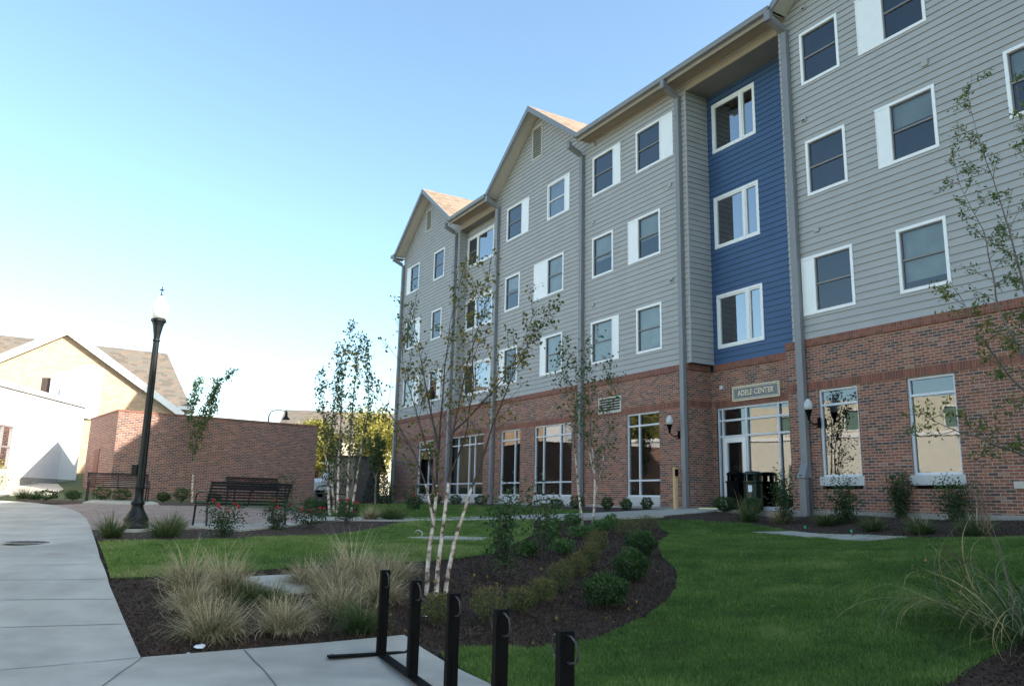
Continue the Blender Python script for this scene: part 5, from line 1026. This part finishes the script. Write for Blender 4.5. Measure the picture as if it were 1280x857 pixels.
for i,(x,y,h,w_,l) in enumerate(ho): shrub('perennial',x,y,h,w_,LEAF['hosta'],230,.085,l,'plant','leafy perennials in the curved bed',160+i,stems=10,dens_in=.3,asp=.5)
shrub('viburnum',-.06,11.0,1.36,.74,LEAF['shrub'],1000,.055,'tall upright shrub with bare lower stems right of the birch',seed=180,stems=9,shape='column',group='tall shrubs')
shrub('viburnum',.55,12.6,1.25,.8,LEAF['shrub'],560,.055,'looser tall shrub behind and right of the upright one',seed=181,stems=10,shape='column',group='tall shrubs')
wl=[(6.6,19.1,1.35,.66,'tall dark shrub beside the boot of the right downspout'),(7.55,18.0,1.05,.85,'leaning dark shrub below the first right window'),(8.7,17.75,1.0,.6,'upright dark shrub between the two right windows'),(9.15,16.4,.85,1.0,'wide wispy shrub below the second right window')]
for i,(x,y,h,w_,l) in enumerate(wl): shrub('wall_shrub',x,y,h,w_,LEAF['shrub'],1900,.05,l,group='dark shrubs along the hall wall',seed=190+i,stems=8,shape='loose')
rb=[(-4.99,14.15,.66,.72,'rose bush nearest the lawn, in front of the slatted bench',9),(-4.75,16.5,.68,.66,'loose rose bush at the right end of the slatted bench',6),(-4.2,17.1,.5,.8,'dense low rose bush between bench and path',10),(-3.8,19.0,.6,.6,'rose bush by the curving path right of the others',8),(-5.3,21.6,.5,.5,'small rose bush at the foot of the birch clump',3),(-2.9,24.6,.5,.6,'rose bush beside the dark conifer',4)]
for i,(x,y,h,w_,l,fl) in enumerate(rb): shrub('rose_bush',x,y,h,w_,LEAF['shrub'],1200,.042,l,'rose bush','red flowering rose bushes',210+i,stems=10,shape='loose' if i in (0,1) else 'round',flowers=fl)
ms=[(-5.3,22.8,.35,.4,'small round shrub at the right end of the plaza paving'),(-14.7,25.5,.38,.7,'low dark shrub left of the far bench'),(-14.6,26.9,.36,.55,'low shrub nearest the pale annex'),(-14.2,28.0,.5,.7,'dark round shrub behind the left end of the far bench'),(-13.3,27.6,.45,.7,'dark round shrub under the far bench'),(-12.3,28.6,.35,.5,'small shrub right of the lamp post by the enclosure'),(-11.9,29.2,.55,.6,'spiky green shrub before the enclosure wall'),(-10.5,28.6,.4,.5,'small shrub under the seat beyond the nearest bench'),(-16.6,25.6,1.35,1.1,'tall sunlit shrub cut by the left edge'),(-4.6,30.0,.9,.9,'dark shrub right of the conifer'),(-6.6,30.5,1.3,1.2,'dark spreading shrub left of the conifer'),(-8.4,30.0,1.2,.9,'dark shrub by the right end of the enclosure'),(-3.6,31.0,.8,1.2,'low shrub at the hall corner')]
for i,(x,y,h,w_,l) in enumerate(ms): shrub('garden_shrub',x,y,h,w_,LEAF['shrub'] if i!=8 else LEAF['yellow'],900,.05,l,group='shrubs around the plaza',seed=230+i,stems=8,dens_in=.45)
# conifer
def conifer(x,y,h,w_,label,seed):
    rs=np.random.RandomState(seed); o=empty('conifer',(x,y,h1(x,y)),0,label,'conifer'); t=MB(); t.tube([(0,0,-.05),(0,0,h*.9)],[.05,.01],6); t.build('trunk',M['bark'],o)
    n_=5200; z=rs.uniform(0,1,n_)**1.25; a=rs.uniform(0,6.28,n_); r_=(1-z)**.8*w_/2*rs.uniform(.5,1.08,n_)+.02; C_=np.stack([np.cos(a)*r_,np.sin(a)*r_,z*h],1); V,F=leaves(C_,.07,rs,asp=.4); npmesh('crown',V,F,LEAF['conifer'],o,rs.uniform(0,1,n_))
conifer(-5.0,30.6,1.95,1.25,'dark conical evergreen at the left corner of the hall',7)
# bigger background trees
def bigtree(x,y,h,w_,leafm,label,seed,n_=9000,size=.2,cl=26):
    rs=np.random.RandomState(seed); z=h1(x,y); o=empty('background_tree',(x,y,z),0,label,'tree','trees beyond the plaza'); t=MB(); cs_=[]
    t.tube([(0,0,-.1),(.1,0,h*.35),(0,.1,h*.8)],[.2,.14,.04],8)
    for i in range(cl):
        u=rs.normal(size=3); u/=np.linalg.norm(u); c=u*np.array([w_*.42,w_*.42,h*.32])*rs.uniform(.4,1)**.5+np.array([0,0,h*.62]); cs_.append(c); t.tube([(0.05,0,h*rs.uniform(.25,.5)),tuple(c*.6+np.array([0,0,h*.2])),tuple(c)],[.06,.035,.01],5,0,False)
    t.build('trunk',M['bark'],o,True,False)
    cs_=np.array(cs_); k=rs.randint(0,cl,n_); C_=cs_[k]+rs.normal(size=(n_,3))*np.array([w_*.1,w_*.1,h*.06]); V,F=leaves(C_,size,rs,asp=.7); npmesh('crown',V,F,leafm,o,np.clip(rs.beta(2,2,n_)*.7+.3*rs.uniform(0,1,cl)[k],0,1))
bigtree(-10.3,62,7.0,5.5,LEAF['yellow'],'large yellow leaved tree rising behind the hall corner',1)
bigtree(-15.5,64,5.5,4,LEAF['yellow'],'yellow green tree behind the birch clump',2)
bigtree(-33,39,9,7,LEAF['yellow'],'yellow green tree outside the left edge, mirrored in the window by the timber post',4)
# ------------------------------------------------ far houses, shed, car
def house(name,x,y,z0,w_,d_,h,rh,rz,wall,roof,label,wins,porch=False):
    o=empty(name,(x,y,z0),rz,label,'house'); b=MB(); b.quad((-w_/2,0,0),(w_/2,0,0),(w_/2,0,h),(-w_/2,0,h)); b.quad((w_/2,0,0),(w_/2,d_,0),(w_/2,d_,h),(w_/2,0,h)); b.quad((-w_/2,d_,0),(-w_/2,0,0),(-w_/2,0,h),(-w_/2,d_,h)); b.quad((w_/2,d_,0),(-w_/2,d_,0),(-w_/2,d_,h),(w_/2,d_,h))
    b.add([(w_/2,0,h),(w_/2,d_,h),(w_/2,d_/2,h+rh)],[(0,1,2)]); b.add([(-w_/2,0,h),(-w_/2,d_,h),(-w_/2,d_/2,h+rh)],[(0,2,1)]); b.build('wall',wall,o)
    r=MB(); e=.4
    for p in ([(-w_/2-e,-e,h-e*rh/(d_/2)),(w_/2+e,-e,h-e*rh/(d_/2)),(w_/2+e,d_/2,h+rh),(-w_/2-e,d_/2,h+rh)],[(-w_/2-e,d_/2,h+rh),(w_/2+e,d_/2,h+rh),(w_/2+e,d_+e,h-e*rh/(d_/2)),(-w_/2-e,d_+e,h-e*rh/(d_/2))]):
        t=[Vector(q)+Vector((0,0,.03)) for q in p]; r.hexa([q-Vector((0,0,.12)) for q in t]+t)
    r.build('roof',roof,o)
    for x0,x1,z1,z2 in wins:
        f=MB(); f.box(x0-.1,x1+.1,-.05,.0,z1-.1,z1); f.box(x0-.1,x1+.1,-.05,0,z2,z2+.1); f.box(x0-.1,x0,-.05,0,z1,z2); f.box(x1,x1+.1,-.05,0,z1,z2); w1=f.build('window',M['white'],o); g=MB(); g.quad((x0,-.02,z1),(x1,-.02,z1),(x1,-.02,z2),(x0,-.02,z2)); g.build('pane',M['dark'],w1)
    if porch:
        p=MB(); p.box(-w_/2,w_/2,-2,-.001,2.5,2.7); 
        for q in np.linspace(-w_/2+.15,w_/2-.15,5): p.box(q-.09,q+.09,-1.95,-1.77,0,2.5)
        p.build('porch',M['white'],o)
cl_=mat('cream_siding',(.55,.49,.38),.7,.05,2)
house('far_house',-14.5,66,1.6,9,8,5.2,2.2,R(8),cl_,M['shingle2'],'cream two storey house far behind the birch clump',[(-3.4,-2.4,3.4,4.8),(-.5,.5,3.4,4.8),(2.4,3.4,3.4,4.8),(-3.2,-1.8,.9,2.3),(1.6,3,.9,2.3)],True)
house('far_house',-4.5,74,1.6,10,8,5.0,2.0,R(4),cl_,M['shingle2'],'pale house far behind, half hidden by the hall corner',[(-3.4,-2.4,3.4,4.8),(0,1,3.4,4.8),(-3.2,-1.8,.9,2.3)],False)
sh=empty('tool_shed',(-7.55,42,h1(-7.55,42)),R(10),'flat roofed brown metal shed between enclosure and hall','shed'); b=MB(); b.box(-1.7,-.6,0,3,0,2.2,0); b.box(-.599,.75,0,3,0,2.2,1); b.build('wall',[mat('brown_panel',(.30,.23,.17),.6,.05,2),mat('dark_brown_panel',(.07,.05,.045),.6,.1,2)],sh); b=MB(); b.box(-1.8,.85,-.1,3.1,2.202,2.3); b.build('roof',M['dark'],sh)
ca=empty('parked_car',(-9.0,44,h1(-9.0,44)+.02),R(75),'white car parked beyond the right end of the enclosure','car')
b=MB(); prof=[(-2.1,.35),(-2.15,.75),(-1.9,.95),(-1.2,1.0),(-.7,1.42),(.7,1.45),(1.35,1.02),(2.05,.9),(2.2,.6),(2.15,.35)]
b.prism(prof,lambda q,t:(q[0],t,q[1]),-.85,.85); b.build('body',mat('white_car_paint',(.75,.76,.78),.25,.02,2,coat=.6),ca)
for x in (-1.35,1.35):
    for y in (-.8,.8): 
        b=MB(); b.prism([(x+.33*math.cos(a),.33+.33*math.sin(a)) for a in np.linspace(0,2*np.pi,17)[:-1]],lambda q,t:(q[0],t,q[1]),y-.1,y+.1); w1=b.build('wheel',M['black'],ca)
        b=MB(); b.prism([(x+.19*math.cos(a),.33+.19*math.sin(a)) for a in np.linspace(0,2*np.pi,17)[:-1]],lambda q,t:(q[0],t,q[1]),y-.11,y+.11); b.build('rim',M['alum'],w1)
b=MB(); b.prism([(-1.1,1.02),(-.68,1.37),(.65,1.39),(1.2,1.04)],lambda q,t:(q[0],t,q[1]),-.86,.86); b.build('side_window',M['dark'],ca)
# ------------------------------------------------ turf blades and mulch chips
def scatter(poly,dens,seed):
    rs=np.random.RandomState(seed); P=np.array(poly); x0,y0=P.min(0); x1,y1=P.max(0); n_=int((x1-x0)*(y1-y0)*dens(None)); q=np.c_[rs.uniform(x0,x1,n_),rs.uniform(y0,y1,n_)]
    q=q[inside(q,poly)]; d=np.hypot(q[:,0],q[:,1]); keep=rs.uniform(0,1,len(q))<dens(d); return q[keep],rs
def vnoise(x,y,sc,seed):
    g=np.random.RandomState(seed).uniform(-1,1,(64,64)); u=x/sc+20; v=y/sc+20; i=np.floor(u).astype(int); j=np.floor(v).astype(int); f=u-i; h_=v-j; f=f*f*(3-2*f); h_=h_*h_*(3-2*h_)
    G=lambda a,b:g[a%64,b%64]
    return (G(i,j)*(1-f)+G(i+1,j)*f)*(1-h_)+(G(i,j+1)*(1-f)+G(i+1,j+1)*f)*h_
def turf(poly,seed,name,maxd=5200,near=6,light_tint=0):
    def dens(d):
        if d is None: return maxd
        return np.clip((near/d)**1.5,.08,1)
    q,rs=scatter(poly,dens,seed); n_=len(q); d=np.hypot(q[:,0],q[:,1]); z=H(q[:,0],q[:,1])+.014
    patch=.6*vnoise(q[:,0],q[:,1],.45,1)+.5*vnoise(q[:,0],q[:,1],.17,2)+.5*vnoise(q[:,0],q[:,1],1.3,3)
    patch0=np.sin(q[:,0]*1.7+1.3*np.sin(q[:,1]*1.1))*np.cos(q[:,1]*1.9+np.sin(q[:,0]*2.3))
    hgt=rs.uniform(.022,.05,n_)*(1+.5*patch); wd=.0022+.00042*d
    a=rs.uniform(0,6.28,n_); l=rs.normal(size=(n_,2))*.45
    s=np.stack([np.cos(a),np.sin(a)],1)*wd[:,None]
    b=np.c_[q,z]; V=np.empty((n_,3,3)); V[:,0]=b; V[:,0,:2]-=s; V[:,1]=b; V[:,1,:2]+=s; V[:,2]=b; V[:,2,:2]+=l*hgt[:,None]; V[:,2,2]+=hgt
    p2=np.clip(vnoise(q[:,0],q[:,1],.9,7)-.35,0,1); tn=np.clip(.40+light_tint+.27*patch+.45*p2+rs.normal(size=n_)*.17+.25*(rs.uniform(0,1,n_)<.02),0,1)
    o=npmesh(name,V.reshape(-1,3),np.arange(3*n_).reshape(n_,3),LEAF['turf'],None,tn); o['kind']='stuff'; o['label']='short green mown grass of the lawn'; o['category']='grass'
turf(LAWN3,1,'lawn_grass',9000,7.5); turf(LAWN2,2,'lawn_grass',6000,8,.22); turf(LAWN4,3,'lawn_grass',1600,20)  # second lawn: its brighter light is put into the blade tint
def chips(poly,seed,md,excl,dz=.0):
    def dens(d):
        if d is None: return md
        return np.clip((9/d)**1.6,.05,1)
    q,rs=scatter(poly,dens,seed)
    for e in excl: q=q[~inside(q,e)]
    n_=len(q); z=H(q[:,0],q[:,1])+.004+rs.uniform(0,.012,n_)+dz; V,F=leaves(np.c_[q,z],.03,rs,up=2.5,asp=.35,jit=.6)
    o=npmesh('mulch_chips',V,F,LEAF['chips'],None,rs.uniform(0,1,n_)**1.5); o['kind']='stuff'; o['label']='dark shredded bark mulch chips'; o['category']='mulch'
chips(bed_big,5,2600,[LAWN2,LAWN3,PATH,PL['bed1'],PL['pathC'],PL['slab_mid']])
chips(PL['bed1'],6,1500,[]); chips(bed3,7,1600,[PL['strip']],.014); chips(bed4,8,2200,[],.03)

# fallen leaves under the birches
rs=np.random.RandomState(77); q=np.concatenate([rs.normal(size=(170,2))*[1.1,.9]+[-.6,9.9],rs.normal(size=(110,2))*[1.2,1.2]+[1.6,18.5],rs.uniform(0,1,(90,2))*[5,5]+[1,9]])
V,F=leaves(np.c_[q,H(q[:,0],q[:,1])+.05],.045,rs,up=3,asp=.7)
o=npmesh('fallen_leaves',V,F,LEAF['birch'],None,rs.uniform(.4,1,len(F))); o['kind']='stuff'; o['label']='scattered fallen birch leaves on mulch and lawn'; o['category']='leaves'
